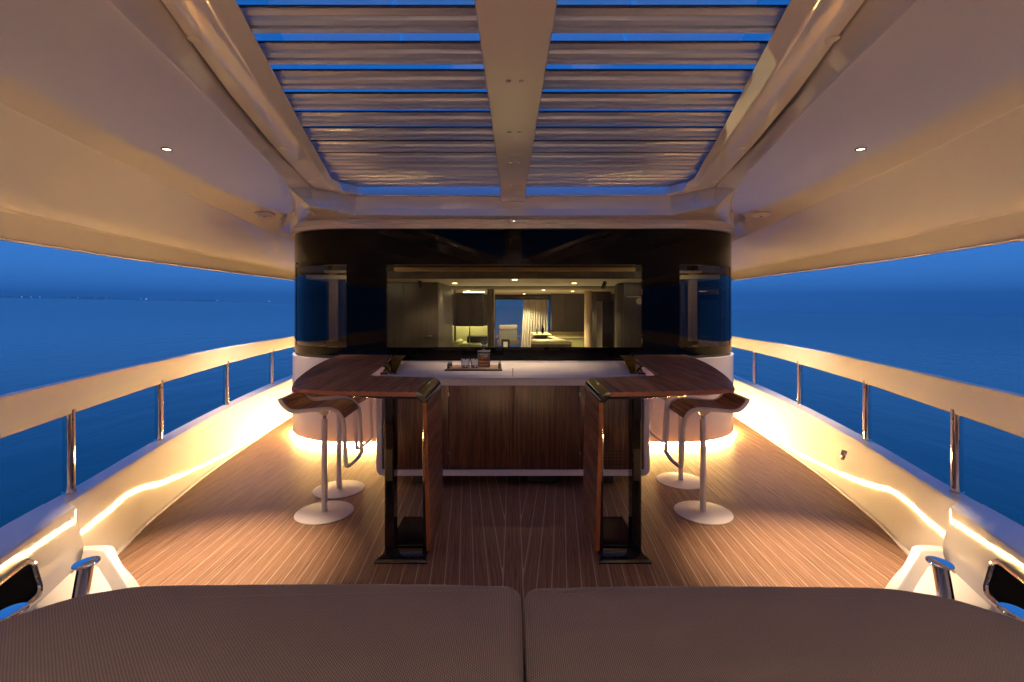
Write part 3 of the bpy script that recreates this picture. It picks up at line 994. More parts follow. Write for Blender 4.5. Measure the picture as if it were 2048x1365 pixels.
downlight(2.69, 5.56, 2.562, 'small downlight beside the right smoke detector', 300, 90, blend=1.0)
downlight(0.01, 5.17, 2.462, 'small downlight in the header above the middle of the bar counter', 110, 84, 0.026, blend=1.0)
downlight(-1.74, 0.66, 2.561, 'downlight added in the left roof panel above the sunpad', 8, 110, blend=1.0, tilt=(0, R(-20), 0))  # added pair out of view, lighting the sunpad
downlight(1.74, 0.66, 2.561, 'downlight added in the right roof panel above the sunpad', 8, 110, blend=1.0, tilt=(0, R(20), 0))
downlight(-1.22, -1.30, 2.563, 'downlight added in the left roof panel before the cream wall', FILL_E, 120, blend=1.0)  # added pair out of view, washing the unseen wall with light
downlight(1.22, -1.30, 2.563, 'downlight added in the right roof panel before the cream wall', FILL_E, 120, blend=1.0)
for k, lab in ((-1, 'white round smoke detector under the left roof panel'), (1, 'white round smoke detector under the right roof panel')):
    t = thing('smoke_detector', lab, 'smoke detector', (k * 2.66, 5.20, 2.5625), 0, 'smoke detectors under the roof')
    lathe('base', [(0.105, 0.004), (0.105, -0.012), (0.098, -0.014)], 'white_metal', t, seg=32)
    lathe('body', [(0.10, -0.018), (0.10, -0.030), (0.085, -0.040), (0.062, -0.044), (0.060, -0.050), (0.02, -0.052)], 'white_metal', t, seg=32)
    lathe('sensor_grille', [(0.024, -0.0515), (0.022, -0.054), (0.004, -0.0545)], 'dark', t, seg=16)

# ------------------------------------------------------------------ bar cabinet
cab = thing('bar_cabinet', 'long bar cabinet with dark wooden doors, white rim and pale counter', 'bar cabinet', (0, 4.10, 0))
CW, CB, CT, CD = 1.16, 0.115, 0.93, 1.27
def rrect(w, z0, z1, r, n=5):
    pts = []
    for qx, zc, a0 in ((1, z1 - r, 0), (-1, z1 - r, 90), (-1, z0 + r, 180), (1, z0 + r, 270)):
        for j in range(n + 1):
            a = R(a0 + 90 * j / n)
            pts.append((qx * (w - r) + r * math.cos(a), zc + r * math.sin(a)))
    return pts
oc, ic = rrect(CW, CB, CT + 0.0, 0.055), rrect(CW - 0.05, CB + 0.05, CT - 0.05, 0.02)
rows = [[(x, CD, z) for x, z in oc], [(x, 0.012, z) for x, z in oc], [(x * 0.996, 0.0, CB + (z - CB) * 0.994 + 0.002) for x, z in oc], [(x, 0.0, z) for x, z in ic], [(x, 0.035, z) for x, z in ic]]
loft('rim', rows, 'white_metal', cab, close_u=True)
box('back_panel', -CW + 0.06, CW - 0.06, 0.05, CD - 0.01, CB + 0.02, CT - 0.03, 'dark', cab)
box('light_block', -1.10, 1.10, 0.45, CD - 0.02, -0.001, CB + 0.0, 'dark', cab)  # added dark block that stops the strip's glow under the cabinet
dx0 = [-1.108, -0.545, 0.004, 0.565, 1.108]
for j in range(4):
    d = box('door', dx0[j] + 0.003, dx0[j + 1] - 0.003, 0.012, 0.034, CB + 0.052, CT - 0.052, 'walnut_v', cab, 0.002)
    if j == 3:
        bm = bmesh.new()
        for zz in range(5):
            for xa, xb in ((0.72, 0.80), (0.815, 0.955)):
                add_box(bm, xa, xb, 0.010, 0.0125, 0.205 + zz * 0.028, 0.216 + zz * 0.028)
        from_bm('vent_slot', bm, 'dark', d, smooth=False)
for x, z in ((-0.545, 0.80), (0.565, 0.80), (-0.545, 0.30), (0.565, 0.30), (-1.06, 0.26), (1.06, 0.26)):
    box('hinge', x - 0.006, x + 0.006, 0.004, 0.014, z - 0.02, z + 0.02, 'chrome', cab, 0.002)
# counter: white slab with a sloped drained inset
prism('counter', [(-CW - 0.005, -0.012), (CW + 0.005, -0.012), (CW + 0.005, CD), (-CW - 0.005, CD)], CT, CT + 0.018, 'counter', cab, 0.004)
bm = bmesh.new()
o_p = [(-1.12, 0.09), (1.12, 0.09), (1.02, 1.06), (-1.02, 1.06)]
i_p = [(-1.10, 0.105), (1.10, 0.105), (1.0, 1.045), (-1.0, 1.045)]
add_loft(bm, [[(x, y, CT + 0.0185) for x, y in o_p], [(x, y, CT + 0.024) for x, y in i_p]], close_u=True)
bm.faces.new([bm.verts.new((x, y, CT + 0.024)) for x, y in i_p])
from_bm('counter_inset', bm, 'counter', cab, smooth=False)
box('counter_joint', -0.004, 0.001, 0.0, 0.55, CT + 0.0245, CT + 0.0255, 'chrome', cab)
box('backsplash', -1.35, 1.35, CD - 0.02, CD + 0.02, CT + 0.0185, 1.09, 'black_glass', cab)
for x in (-0.75, 0.25, 0.75):
    box('foot', x - 0.13, x + 0.13, 0.14, 0.26, 0.0, CB + 0.02, 'dark', cab, 0.01)
box('counter_back_rim', -1.14, 1.14, 1.10, 1.13, CT + 0.0185, CT + 0.03, 'counter', cab, 0.003)

# ------------------------------------------------------------------ bar tables
def bar_table(s):
    k = -s     # local shapes are drawn for the left table; k = 1 keeps them, k = -1 mirrors
    t = thing('bar_table', ('walnut bar table on a black frame to the left of the tray with glasses' if s < 0 else
                            'walnut bar table on a black frame in front of the vented cabinet door'), 'bar table', (0, 0, 0), 0, 'bar tables joined to the cabinet')
    outer = crom([(-1.245, 5.0, 0), (-1.783, 5.0, 0)], 2) + crom([(-1.783, 5.0, 0), (-1.735, 4.5, 0), (-1.66, 4.04, 0), (-1.546, 3.55, 0), (-1.46, 3.25, 0), (-1.395, 3.07, 0)], 5)[1:]
    outer += crom([(-1.395, 3.07, 0), (-1.36, 2.985, 0), (-1.29, 2.93, 0), (-1.20, 2.895, 0), (-1.05, 2.862, 0), (-0.80, 2.835, 0), (-0.565, 2.82, 0)], 4)[1:]
    inner = [Vector((-0.565, 3.40, 0)), Vector((-0.80, 3.46, 0))] + crom([(-0.90, 3.47, 0), (-1.00, 3.495, 0), (-1.065, 3.57, 0), (-1.08, 3.68, 0)], 4) + [Vector((-1.15, 4.3, 0))]
    poly = [(k * p.x, p.y) for p in outer + inner]
    bm = bmesh.new()
    add_prism(bm, poly, 1.024, 1.05, 0.004)
    top = from_bm('tabletop', bm, 'walnut', t)
    bm = bmesh.new()
    op = outer[2:]
    rows = []
    for z in (1.026, 1.048):
        rows.append([(k * (p.x * 1.0005 - 0.0008), p.y - 0.0012, z) for p in op])
    add_loft(bm, rows)
    from_bm('edge_band', bm, 'edge_wood', top)
    # curved black corner and wooden side leaf
    def corner(x0, y0, y1, zt, r, m, y0b=None, y1b=None, th=0.026, name='corner_cap'):
        rows = []
        for rr2 in (r, r - th):
            row = []
            for a in np.linspace(0, math.pi / 2, 9):
                row.append((x0 + rr2 * math.sin(a), zt - r + rr2 * math.cos(a)))
            rows.append(row)
        prof = rows[0] + rows[1][::-1]
        R_ = [[(k * x, y0, z) for x, z in prof], [(k * x, y1, z) for x, z in prof]]
        return loft(name, R_, m, t, close_u=True, caps=True)
    corner(-0.565, 2.815, 3.40, 1.0512, 0.062, 'lacquer')
    # side leaf with sloping foot end
    bm = bmesh.new()
    ya0, ya1 = 2.94, 3.44
    prof = [(2.825, 0.986), (3.40, 0.986), (3.42, 0.10), (3.36, 0.06), (2.98, 0.055), (2.86, 0.3)]
    prof = [(2.83, 0.988), (3.40, 0.988), (3.49, 0.20), (3.40, 0.055), (2.96, 0.055)]
    A_ = [bm.verts.new((k * -0.503, y, z)) for y, z in prof]
    B_ = [bm.verts.new((k * -0.528, y, z)) for y, z in prof]
    bm.faces.new(A_)
    bm.faces.new(B_[::-1])
    for j in range(len(prof)):
        q = (j + 1) % len(prof)
        bm.faces.new((A_[j], A_[q], B_[q], B_[j]))
    leaf = from_bm('side_leaf', bm, 'walnut', t, smooth=False)
    bm = bmesh.new()
    e0 = [(2.8285, 0.985), (2.9585, 0.058)]
    bm.faces.new([bm.verts.new((k * x, y, z)) for x, (y, z) in ((-0.505, e0[0]), (-0.527, e0[0]), (-0.527, e0[1]), (-0.505, e0[1]))])
    from_bm('edge_band', bm, 'edge_wood', leaf, smooth=False)
    # black frame: arched pair of uprights
    def arch(y0, y1):
        xo0, xo1, xi0, xi1 = -0.795, -0.530, -0.738, -0.560
        zt, zb = 1.022, 0.04
        ri = 0.07
        outer_p = [(xo0, zb), (xo0, zt)] + [(xo1 - 0.03 + 0.03 * math.sin(a), zt - 0.03 + 0.03 * math.cos(a)) for a in np.linspace(0, math.pi / 2, 8)] + [(xo1, zb)]
        inner_p = [(xi0, zb), (xi0, zt - 0.035)] + [(xi1 - ri + ri * math.sin(a), zt - 0.035 - ri + ri * math.cos(a)) for a in np.linspace(0, math.pi / 2, 8)] + [(xi1, zb)]
        bm = bmesh.new()
        rws = [[(k * x, y0 + 0.004, z) for x, z in outer_p], [(k * x, y0, z) for x, z in mid2(outer_p, inner_p, 0.1)], [(k * x, y0, z) for x, z in mid2(outer_p, inner_p, 0.85)], [(k * x, y0 + 0.008, z) for x, z in inner_p],
               [(k * x, y1, z) for x, z in inner_p], [(k * x, y1, z) for x, z in outer_p]]
        add_loft(bm, rws, close_v=True)
        return from_bm('frame', bm, 'lacquer', t)
    def mid2(a, b, u):
        return [(p[0] * (1 - u) + q[0] * u, p[1] * (1 - u) + q[1] * u) for p, q in zip(a, b)]
    arch(3.00, 3.10)
    # spine linking the uprights to the wing under the top
    bm = bmesh.new()
    pts = [(-0.53, 2.90), (-0.80, 2.92), (-1.16, 3.05), (-1.22, 3.12), (-1.22, 3.3), (-0.75, 3.22), (-0.53, 3.3)]
    add_prism(bm, [(k * x, y) for x, y in pts], 0.992, 1.0235, 0.006)
    from_bm('under_bracket', bm, 'lacquer', t)
    # foot plate flaring to the front
    ft = [(2.915, 0.0, 0.012, -0.835, -0.515), (2.93, 0.0, 0.026, -0.83, -0.52), (2.975, 0.0, 0.036, -0.806, -0.545), (3.03, 0.0, 0.05, -0.795, -0.535), (3.12, 0.0, 0.055, -0.795, -0.532), (3.46, 0.0, 0.05, -0.79, -0.532), (3.47, 0.0, 0.03, -0.79, -0.532)]
    bm = bmesh.new()
    rows = [[(k * xa, y, z0), (k * xb, y, z0), (k * xb, y, z1 * 0.7), (k * (xb - 0.012), y, z1), (k * (xa + 0.012), y, z1), (k * xa, y, z1 * 0.7)] for y, z0, z1, xa, xb in ft]
    add_loft(bm, rows, close_u=True, caps=True)
    from_bm('foot_plate', bm, 'lacquer', t, angle=50)
    # end lip by the counter: gold reflection painted inside a black curved end
    rows = []
    for (x, z) in ((-1.155, 1.022), (-1.13, 1.020), (-1.105, 1.005), (-1.088, 0.975), (-1.08, 0.952)):
        rows.append([(k * (x + (-0.075 if y > 4.5 else 0) * (y - 4.3) / 0.7), y, z) for y in (4.28, 4.64, 5.0)])
    bm = bmesh.new()
    add_loft(bm, rows)
    rows2 = [[(p[0] - k * 0.012, p[1], p[2] - 0.006) for p in r] for r in rows]
    add_loft(bm, rows2)
    from_bm('end_lip', bm, 'lacquer', t)
    bm = bmesh.new()
    rows = [[(k * -1.19, 4.29, 0.985), (k * -1.04, 4.29, 0.985)], [(k * -1.19, 4.30, 1.0), (k * -1.05, 4.30, 1.0)], [(k * -1.19, 4.42, 1.024), (k * -1.10, 4.42, 1.024)]]
    bm = bmesh.new()
    bm.faces.new([bm.verts.new(p) for p in ((k * -1.16, 4.29, 0.962), (k * -1.035, 4.29, 0.962), (k * -1.055, 4.62, 1.045), (k * -1.17, 4.62, 1.045))])
    bm.faces.new([bm.verts.new(p) for p in ((k * -1.17, 4.62, 1.045), (k * -1.055, 4.62, 1.045), (k * -1.09, 4.96, 1.049), (k * -1.22, 4.96, 1.049))])
    from_bm('gold_reflection', bm, 'painted_gold', t, smooth=False)
    bm = bmesh.new()
    add_box(bm, min(k * -1.17, k * -1.03), max(k * -1.17, k * -1.03), 4.272, 4.288, 0.9495, 0.966, 0.003)
    th = from_bm('throat_sill', bm, 'lacquer', t)
    box('screw', k * -1.095 - 0.005, k * -1.095 + 0.005, 4.268, 4.273, 0.953, 0.962, 'chrome', th)
    return t
bar_table(-1)
bar_table(1)

# ------------------------------------------------------------------ bar stools
def bar_stool(label):
    t = thing('bar_stool', label, 'bar stool', (0, 0, 0), 0, 'white loop-framed bar stools')
    W = 0.19
    lathe('base', [(0.001, 0.0), (0.205, 0.0), (0.210, 0.004), (0.208, 0.009), (0.16, 0.012), (0.02, 0.0135)], 'white_metal', t, seg=48)
    lathe('column', [(0.024, 0.012), (0.022, 0.02), (0.022, 0.70), (0.020, 0.704), (0.010, 0.706)], 'white_metal', t, seg=20)
    lathe('piston', [(0.013, 0.704), (0.013, 0.716), (0.015, 0.717), (0.015, 0.721), (0.013, 0.722), (0.013, 0.74)], 'chrome', t, seg=16)
    bm = bmesh.new()
    add_loft(bm, [[(0.024 * math.cos(a), 0.024 * math.sin(a), 0.735) for a in np.linspace(0, 2 * math.pi, 16, endpoint=False)],
                  [(0.045 * math.cos(a), 0.10 * math.sin(a), 0.775) for a in np.linspace(0, 2 * math.pi, 16, endpoint=False)],
                  [(0.07 * math.cos(a), 0.16 * math.sin(a), 0.792) for a in np.linspace(0, 2 * math.pi, 16, endpoint=False)]], close_u=True, caps=True)
    from_bm('bracket', bm, 'white_metal', t)
    # seat profile in the (x, z) plane, x towards the table
    prof = crom([(-0.245, 0, 0.888), (-0.228, 0, 0.855), (-0.19, 0, 0.818), (-0.14, 0, 0.803), (-0.06, 0, 0.808), (0.05, 0, 0.818), (0.11, 0, 0.818), (0.165, 0, 0.795), (0.198, 0, 0.745)], 5)
    prof = [(p.x, p.z) for p in prof]
    legp = [(0.206, 0.70), (0.214, 0.55), (0.222, 0.435), (0.223, 0.415)]
    # seat sheet
    bm = bmesh.new()
    def offs(pr, d):
        out = []
        for i in range(len(pr)):
            a, b = pr[max(i - 1, 0)], pr[min(i + 1, len(pr) - 1)]
            tx, tz = b[0] - a[0], b[1] - a[1]
            l = math.hypot(tx, tz)
            out.append((pr[i][0] - tz / l * d, pr[i][1] + tx / l * d))
        return out
    up, dn = offs(prof, 0.004), offs(prof, -0.004)
    rows = [[(x, -W + 0.01, z) for x, z in up], [(x, W - 0.01, z) for x, z in up], [(x, W - 0.01, z) for x, z in dn], [(x, -W + 0.01, z) for x, z in dn]]
    add_loft(bm, rows, close_v=True)
    from_bm('seat', bm, 'walnut', t)
    # flat white band: near side, foot bar, far side, back bar
    loop = [(x, -W, z) for x, z in prof] + [(x, -W, z) for x, z in legp]
    bot = crom([(0.223, -W, 0.415), (0.224, -W + 0.012, 0.403), (0.226, -W + 0.04, 0.398), (0.235, 0, 0.396), (0.226, W - 0.04, 0.398), (0.224, W - 0.012, 0.403), (0.223, W, 0.415)], 4)[1:-1]
    loop += [tuple(p) for p in bot]
    loop += [(x, W, z) for x, z in legp[::-1]] + [(x, W, z) for x, z in prof[::-1]]
    bm = bmesh.new()
    # rectangular section (0.011 x 0.026)
    P = [Vector(p) for p in loop]
    n = len(P)
    rows = []
    for i in range(n):
        tg = (P[(i + 1) % n] - P[i - 1]).normalized()
        side = Vector((0, 1, 0)) if abs(tg.y) < 0.5 else Vector((1, 0, 0))
        if abs(tg.y) >= 0.5:
            side = Vector((0, 0, 1))
        nrm = tg.cross(side).normalized()
        side = nrm.cross(tg).normalized()
        hw, hh = 0.0065, 0.014
        if abs(tg.y) >= 0.5:
            hw, hh = 0.0065, 0.014
        rows.append([tuple(P[i] + side * a * hw + nrm * b * hh) for a, b in ((-1, -0.8), (-0.7, -1), (0.7, -1), (1, -0.8), (1, 0.8), (0.7, 1), (-0.7, 1), (-1, 0.8))])
    for i in range(1, n):     # keep the section untwisted
        best, bi = None, 0
        for sft in range(8):
            for rev in (False, True):
                rr3 = rows[i][::-1] if rev else rows[i]
                rr3 = rr3[sft:] + rr3[:sft]
                d = sum((Vector(a) - Vector(b)).length for a, b in zip(rows[i - 1], rr3))
                if best is None or d < best:
                    best, bi = d, rr3
        rows[i] = bi
    add_loft(bm, rows, close_u=True, caps=True)
    from_bm('loop_frame', bm, 'white_metal', t, angle=40)
    tube('back_bar', [(-0.245, -W, 0.888), (-0.247, -W * 0.5, 0.889), (-0.247, W * 0.5, 0.889), (-0.245, W, 0.888)], 0.008, 'white_metal', t, 10)
    return t
st0 = bar_stool('white bar stool beside the left table, the nearer of its two stools')
spots = [(-1.415, 3.64, 0.02, st0['label']), (-1.47, 4.10, -0.05, 'white bar stool half hidden under the left table, nearer the deckhouse'),
         (1.426, 3.64, math.pi - 0.02, 'white bar stool beside the right table, the nearer of its two stools'), (1.487, 4.30, math.pi + 0.06, 'white bar stool half hidden under the right table, nearer the deckhouse')]
for i, (x, y, rz, lab) in enumerate(spots):
    o = st0 if i == 0 else copy_tree(st0)
    o.location = (x, y, 0)
    o.rotation_euler = (0, 0, rz)
    o['label'] = lab

# ------------------------------------------------------------------ tray, decanter, glasses on the counter
CZ = CT + 0.0245
ty = 4.62
tr = thing('serving_tray', 'dark wooden serving tray with a woven mat on the pale counter', 'tray', (-0.365, ty, CZ))
bm = bmesh.new()
add_prism(bm, [(-0.265, -0.16), (0.265, -0.16), (0.25, 0.17), (-0.25, 0.17)], 0.0, 0.014, 0.004)
from_bm('board', bm, 'tray', tr)
bm = bmesh.new()
add_prism(bm, [(-0.225, -0.14), (0.225, -0.14), (0.215, 0.155), (-0.215, 0.155)], 0.0145, 0.018, 0.001)
from_bm('mat', bm, 'tray_mat', tr)
for q in (-1, 1):
    bm = bmesh.new()
    for yy_ in (-0.09, 0.10):
        add_box(bm, q * 0.238 - 0.011, q * 0.238 + 0.011, yy_ - 0.012, yy_ + 0.012, 0.013, 0.046, 0.003)
    add_box(bm, q * 0.238 - 0.010, q * 0.238 + 0.010, -0.105, 0.115, 0.046, 0.062, 0.004)
    from_bm('handle', bm, 'tray', tr)
DZ = CZ + 0.0185
dc = thing('decanter', 'square crystal decanter half full of amber spirit on the tray', 'decanter', (-0.278, ty + 0.03, DZ))
def sqring(h, z, ch=0.2, n=1):
    c = h * ch
    return [(h, -h + c, z), (h, h - c, z), (h - c, h, z), (-h + c, h, z), (-h, h - c, z), (-h, -h + c, z), (-h + c, -h, z), (h - c, -h, z)]
body = [(0.056, 0.0), (0.060, 0.004), (0.060, 0.02), (0.058, 0.03), (0.060, 0.045), (0.058, 0.06), (0.060, 0.075), (0.058, 0.09), (0.060, 0.105), (0.058, 0.12), (0.060, 0.135), (0.060, 0.15), (0.055, 0.156), (0.022, 0.160)]
rows = [sqring(h, z) for h, z in body] + [[(x * 0.022 / 0.0254, y * 0.022 / 0.0254, z) for x, y, z in sqring(0.022, zz, 0.55)] for zz in (0.163, 0.19)]
rows += [sqring(0.030, 0.196, 0.55), sqring(0.030, 0.20, 0.55)]
bm = bmesh.new()
add_loft(bm, rows, close_u=True, caps=True)
from_bm('body', bm, 'crystal', dc, smooth=False)
bm = bmesh.new()
add_loft(bm, [sqring(0.050, 0.012), sqring(0.051, 0.02), sqring(0.051, 0.098), sqring(0.050, 0.100)], close_u=True, caps=True)
from_bm('spirit', bm, 'whisky', dc, smooth=False)
bm = bmesh.new()
rows = [sqring(0.012, 0.2015, 0.5), sqring(0.014, 0.208, 0.5), sqring(0.026, 0.216, 0.3), sqring(0.028, 0.236, 0.3), sqring(0.024, 0.246, 0.3)]
add_loft(bm, rows, close_u=True, caps=True)
from_bm('stopper', bm, 'crystal', dc, smooth=False)
def tumbler(label, x, y):
    g = thing('tumbler', label, 'glass', (x, y, DZ), 0, 'cut glass tumblers on the tray')
    bm = bmesh.new()
    seg = 16
    prof = [(0.032, 0.0), (0.037, 0.004), (0.038, 0.02), (0.041, 0.05), (0.043, 0.086), (0.0405, 0.086), (0.038, 0.05), (0.035, 0.020), (0.004, 0.018)]
    rows = []
    for q, (r, z) in enumerate(prof):
        rows.append([((r + (0.0015 if (j % 2 and 1 < q < 4) else 0)) * math.cos(2 * math.pi * j / seg), (r + (0.0015 if (j % 2 and 1 < q < 4) else 0)) * math.sin(2 * math.pi * j / seg), z) for j in range(seg)])
    add_loft(bm, rows, close_u=True, caps=True)
    from_bm('bowl', bm, 'crystal', g, smooth=False)
    return g
tumbler('cut glass tumbler on the tray further from the decanter', -0.448, ty - 0.05)
tumbler('cut glass tumbler on the tray touching the decanter', -0.355, ty - 0.06)

# ------------------------------------------------------------------ sunpad cushions in the foreground
def cushion(s, label, seam_x):
    k = -s
    w = 0.0
    far = 1.765 if s < 0 else 1.752
    x_in = seam_x - 0.004 if s < 0 else -seam_x - 0.004
    half = [(x_in, 0.15), (x_in, far - 0.05)]
    half += [(x_in - 0.06 * (1 - math.cos(a)) , far - 0.05 + 0.05 * math.sin(a)) for a in np.linspace(0.2, math.pi / 2, 6)]
    half += [(x_in - 0.35, far + 0.012), (x_in - 0.75, far + 0.014), (x_in - 1.05, far + 0.010)]
    arc = crom([(x_in - 1.05, far + 0.010, 0), (-1.31, far + 0.002, 0), (-1.44, far - 0.03, 0), (-1.54, far - 0.08, 0), (-1.66, far - 0.21, 0), (-1.735, far - 0.38, 0), (-1.78, far - 0.60, 0), (-1.80, 0.15, 0)], 6)
    half += [(p.x, p.y) for p in arc[1:]]
    n = len(half)
    P = [Vector((x, y)) for x, y in half]
    nr = []
    for i in range(n):
        a, b = P[i - 1], P[(i + 1) % n]
        tg = (b - a).normalized()
        nr.append(Vector((-tg.y, tg.x)))
    cen = Vector((-0.9, 0.9))
    rows = []
    ZT, rad = 0.55, 0.046
    for d, z in [(0.012, 0.30), (0.0, 0.34), (0.0, ZT - rad)] + [(rad - rad * math.cos(a), ZT - rad + rad * math.sin(a)) for a in np.linspace(0.25, math.pi / 2, 6)]:
        row = []
        for p, q in zip(P, nr):
            v = q if (cen - p).dot(q) > 0 else -q
            pt = p + v * d
            row.append((k * pt.x, pt.y, z))
        rows.append(row)
    bm = bmesh.new()
    vr = add_loft(bm, rows, close_u=True)
    bm.faces.new(vr[-1])
    o = from_bm('sunpad_cushion', bm, 'fabric', None, angle=60)
    tag(o, label, 'cushion', 'sunpad cushions')
    return o
cushion(-1, 'brown woven sunpad cushion left of the middle seam in the foreground', 0.033)
cushion(1, 'brown woven sunpad cushion right of the middle seam in the foreground', 0.033)
sb = thing('cushion_platform', 'white moulded base under the brown sunpad cushions', 'platform')
box('plinth', -1.5, 1.5, 0.2, 1.72, 0.0, 0.299, 'white_base', sb, 0.02)

# ------------------------------------------------------------------ saloon inside the deckhouse
sal = thing('saloon', 'saloon interior seen through the wide front window', 'room')
IC = 1.88
box('floor', -2.68, 2.68, 5.5, 18.5, -0.25, -0.2, 'panel_dark', sal)
box('ceiling', -2.5, 2.5, 5.86, 8.0, IC, IC + 0.05, 'cream', sal)
box('ceiling', -2.68, 2.68, 9.7, 13.7, IC, IC + 0.05, 'cream', sal)
box('ceiling_recess', -2.68, 2.68, 8.0, 9.7, IC + 0.12, IC + 0.16, 'tan', sal)
box('header_beam', -1.75, 1.75, 5.80, 5.858, IC, IC + 0.085, 'panel', sal)
box('upper_wall', -1.75, 1.75, 5.80, 5.858, IC + 0.0855, 2.6, 'dark', sal)
for k in (-1, 1):
    box('side_wall', k * 2.62, k * 2.68, 7.3, 13.7, -0.2, 2.5, 'panel_dark', sal)
box('rear_bulkhead', -2.68, -0.50, 13.70, 13.76, -0.2, 2.5, 'panel_dark', sal)
box('rear_bulkhead', 1.02, 2.68, 13.70, 13.76, -0.2, 2.5, 'panel_dark', sal)
box('rear_lintel', -0.50, 1.02, 13.70, 13.76, 1.755, 2.5, 'panel_dark', sal)
box('door_track', -0.50, 1.02, 13.64, 13.70, 1.735, 1.78, 'dark', sal)
o = box('roller_blind', -1.40, 1.44, 5.70, 5.76, 1.962, 2.008, 'blind', None, 0.006)
tag(o, 'golden woven roller blind along the top of the front window', 'blind')
# wardrobe wall
wd = thing('wardrobe', 'tall dark wardrobe wall at the left end of the front window', 'wardrobe', (0, 0, 0), 0)
box('carcass', -2.55, -1.02, 6.62, 8.2, -0.2, IC - 0.004, 'panel', wd)
for a, b in ((-2.3, -1.49), (-1.485, -1.02)):
    box('door', a, b - 0.004, 6.60, 6.618, -0.1, IC - 0.01, 'panel', wd)
box('door_handle', -1.20, -1.10, 6.57, 6.60, 1.145, 1.157, 'chrome', wd, 0.003)
# glass screen with sofa behind it
tv = thing('glass_screen', 'black glossy screen hanging over the olive sofa in the saloon', 'screen', (0, 0, 0))
box('frame', -1.20, -1.17, 9.9, 10.0, -0.2, IC - 0.003, 'mirror', tv)
box('panel', -1.165, -0.60, 9.95, 9.99, 1.14, IC - 0.05, 'black_glass', tv)
box('light_line', -1.02, -0.58, 9.93, 9.949, IC - 0.05, IC - 0.035, 'lens_in', tv)
sf = thing('sofa', 'olive green sofa below the black screen in the saloon', 'sofa', (0, 0, 0))
box('backrest', -1.45, -0.50, 10.6, 10.8, 0.3, 1.12, 'olive', sf, 0.03)
box('seat', -1.10, -0.50, 9.6, 10.6, 0.3, 0.79, 'olive', sf, 0.05)
box('armrest', -1.22, -1.08, 9.5, 10.6, 0.3, 0.84, 'olive', sf, 0.04)
o = box('coffee_table', -0.95, -0.5, 10.0, 10.4, 0.80, 0.93, 'dark', None, 0.01)
tag(o, 'low dark table in front of the olive sofa', 'table')
o = tube('chrome_pole', [(-0.84, 9.4, -0.2), (-0.84, 9.4, 1.25)], 0.012, 'chrome', None, 10)
tag(o, 'thin chrome pole standing before the olive sofa', 'pole')
cl = thing('saloon_pillar', 'dark full-height pillar between the sofa and the rear doorway', 'pillar', (0, 0, 0))
box('shaft', -0.475, -0.345, 9.0, 9.14, -0.2, IC - 0.002, 'panel_dark', cl, 0.01)
box('trim', -0.352, -0.342, 8.985, 8.999, -0.2, IC - 0.004, 'mirror', cl)
# curtain
pts = []
for j in range(90):
    u = j / 89
    x = 0.30 + 0.66 * u
    pts.append((x, 13.5 + 0.035 * math.sin(u * 62) + 0.01 * math.sin(u * 17)))
rows = [[(x - 0.10 * (1 - (x - 0.30) / 0.66) * (1 - z / 1.735), y, z) for x, y in pts] for z in (-0.2, 0.4, 1.0, 1.735)]
o = loft('curtain', rows, 'sheer', None)
tag(o, 'white sheer curtain gathered at the right of the rear doorway', 'curtain')
# armchair on the aft deck
ac = thing('armchair', 'low armchair with woven back and white cushion beyond the rear doorway', 'armchair', (-0.16, 15.4, 0))
box('cushion', -0.30, 0.30, 0.0, 0.16, 0.78, 0.96, 'linen', ac, 0.05, 3)
box('seat', -0.36, 0.36, 0.0, 0.6, 0.30, 0.45, 'linen', ac, 0.05, 3)
for x in (-0.36, 0.36):
    box('leg', x - 0.02, x + 0.02, 0.0, 0.05, -0.05, 0.70, 'teak', ac, 0.005)
    box('armrest', x - 0.03, x + 0.03, 0.0, 0.6, 0.55, 0.62, 'linen', ac, 0.01)
bm = bmesh.new()
for j in range(11):
    x = -0.27 + 0.054 * j
    add_box(bm, x - 0.015, x + 0.015, -0.03 + 0.012 * (j % 2), -0.012 + 0.012 * (j % 2), 0.42, 0.79)
for j in range(8):
    z = 0.44 + 0.047 * j
    add_box(bm, -0.29, 0.29, -0.024, -0.006, z - 0.013, z + 0.013)
from_bm('woven_back', bm, 'rope', ac, smooth=False)
o = box('aft_deck', -2.68, 2.68, 13.8, 19.0, -0.06, -0.05, 'deck', None)
kind(o, 'structure')
box('added_overhang', -2.6, 2.6, 13.8, 17.0, IC + 0.06, IC + 0.10, 'cream', sal)  # added to carry the armchair light, hidden above the lintel
ln = thing('lantern', 'small black lantern standing before the woven armchair', 'lantern', (-0.18, 11.6, 0.0))
box('case', -0.10, 0.10, 0, 0.2, 0.3, 0.76, 'dark', ln, 0.01)
box('glass', -0.05, 0.05, -0.006, 0.0, 0.5, 0.7, 'mirror', ln)
# galley
gk = thing('galley_counter', 'galley counter with a bright worktop along the rear of the saloon', 'counter', (0, 0, 0))
box('upstand', 0.88, 1.85, 12.6, 12.66, 0.80, 0.885, 'worktop', gk)
box('worktop', 0.95, 1.92, 11.9, 12.59, 0.77, 0.80, 'worktop', gk)
box('front', 0.95, 1.90, 11.95, 12.5, -0.2, 0.765, 'olive', gk)
il = thing('galley_island', 'stepped galley island with a lit yellow top in the saloon', 'kitchen island', (0, 0, 0))
prism('raised_bar', [(0.38, 9.2), (0.76, 9.2), (0.70, 10.2), (0.38, 10.2)], 0.985, 1.01, 'worktop', il)
prism('body', [(0.31, 8.3), (1.0, 8.3), (0.80, 10.2), (0.42, 10.2)], -0.2, 0.90, 'panel', il)
prism('top', [(0.30, 8.25), (1.02, 8.25), (0.80, 10.25), (0.42, 10.25)], 0.905, 0.93, 'worktop', il)
box('riser', 0.42, 0.66, 9.35, 10.15, 0.931, 0.984, 'panel_dark', il)
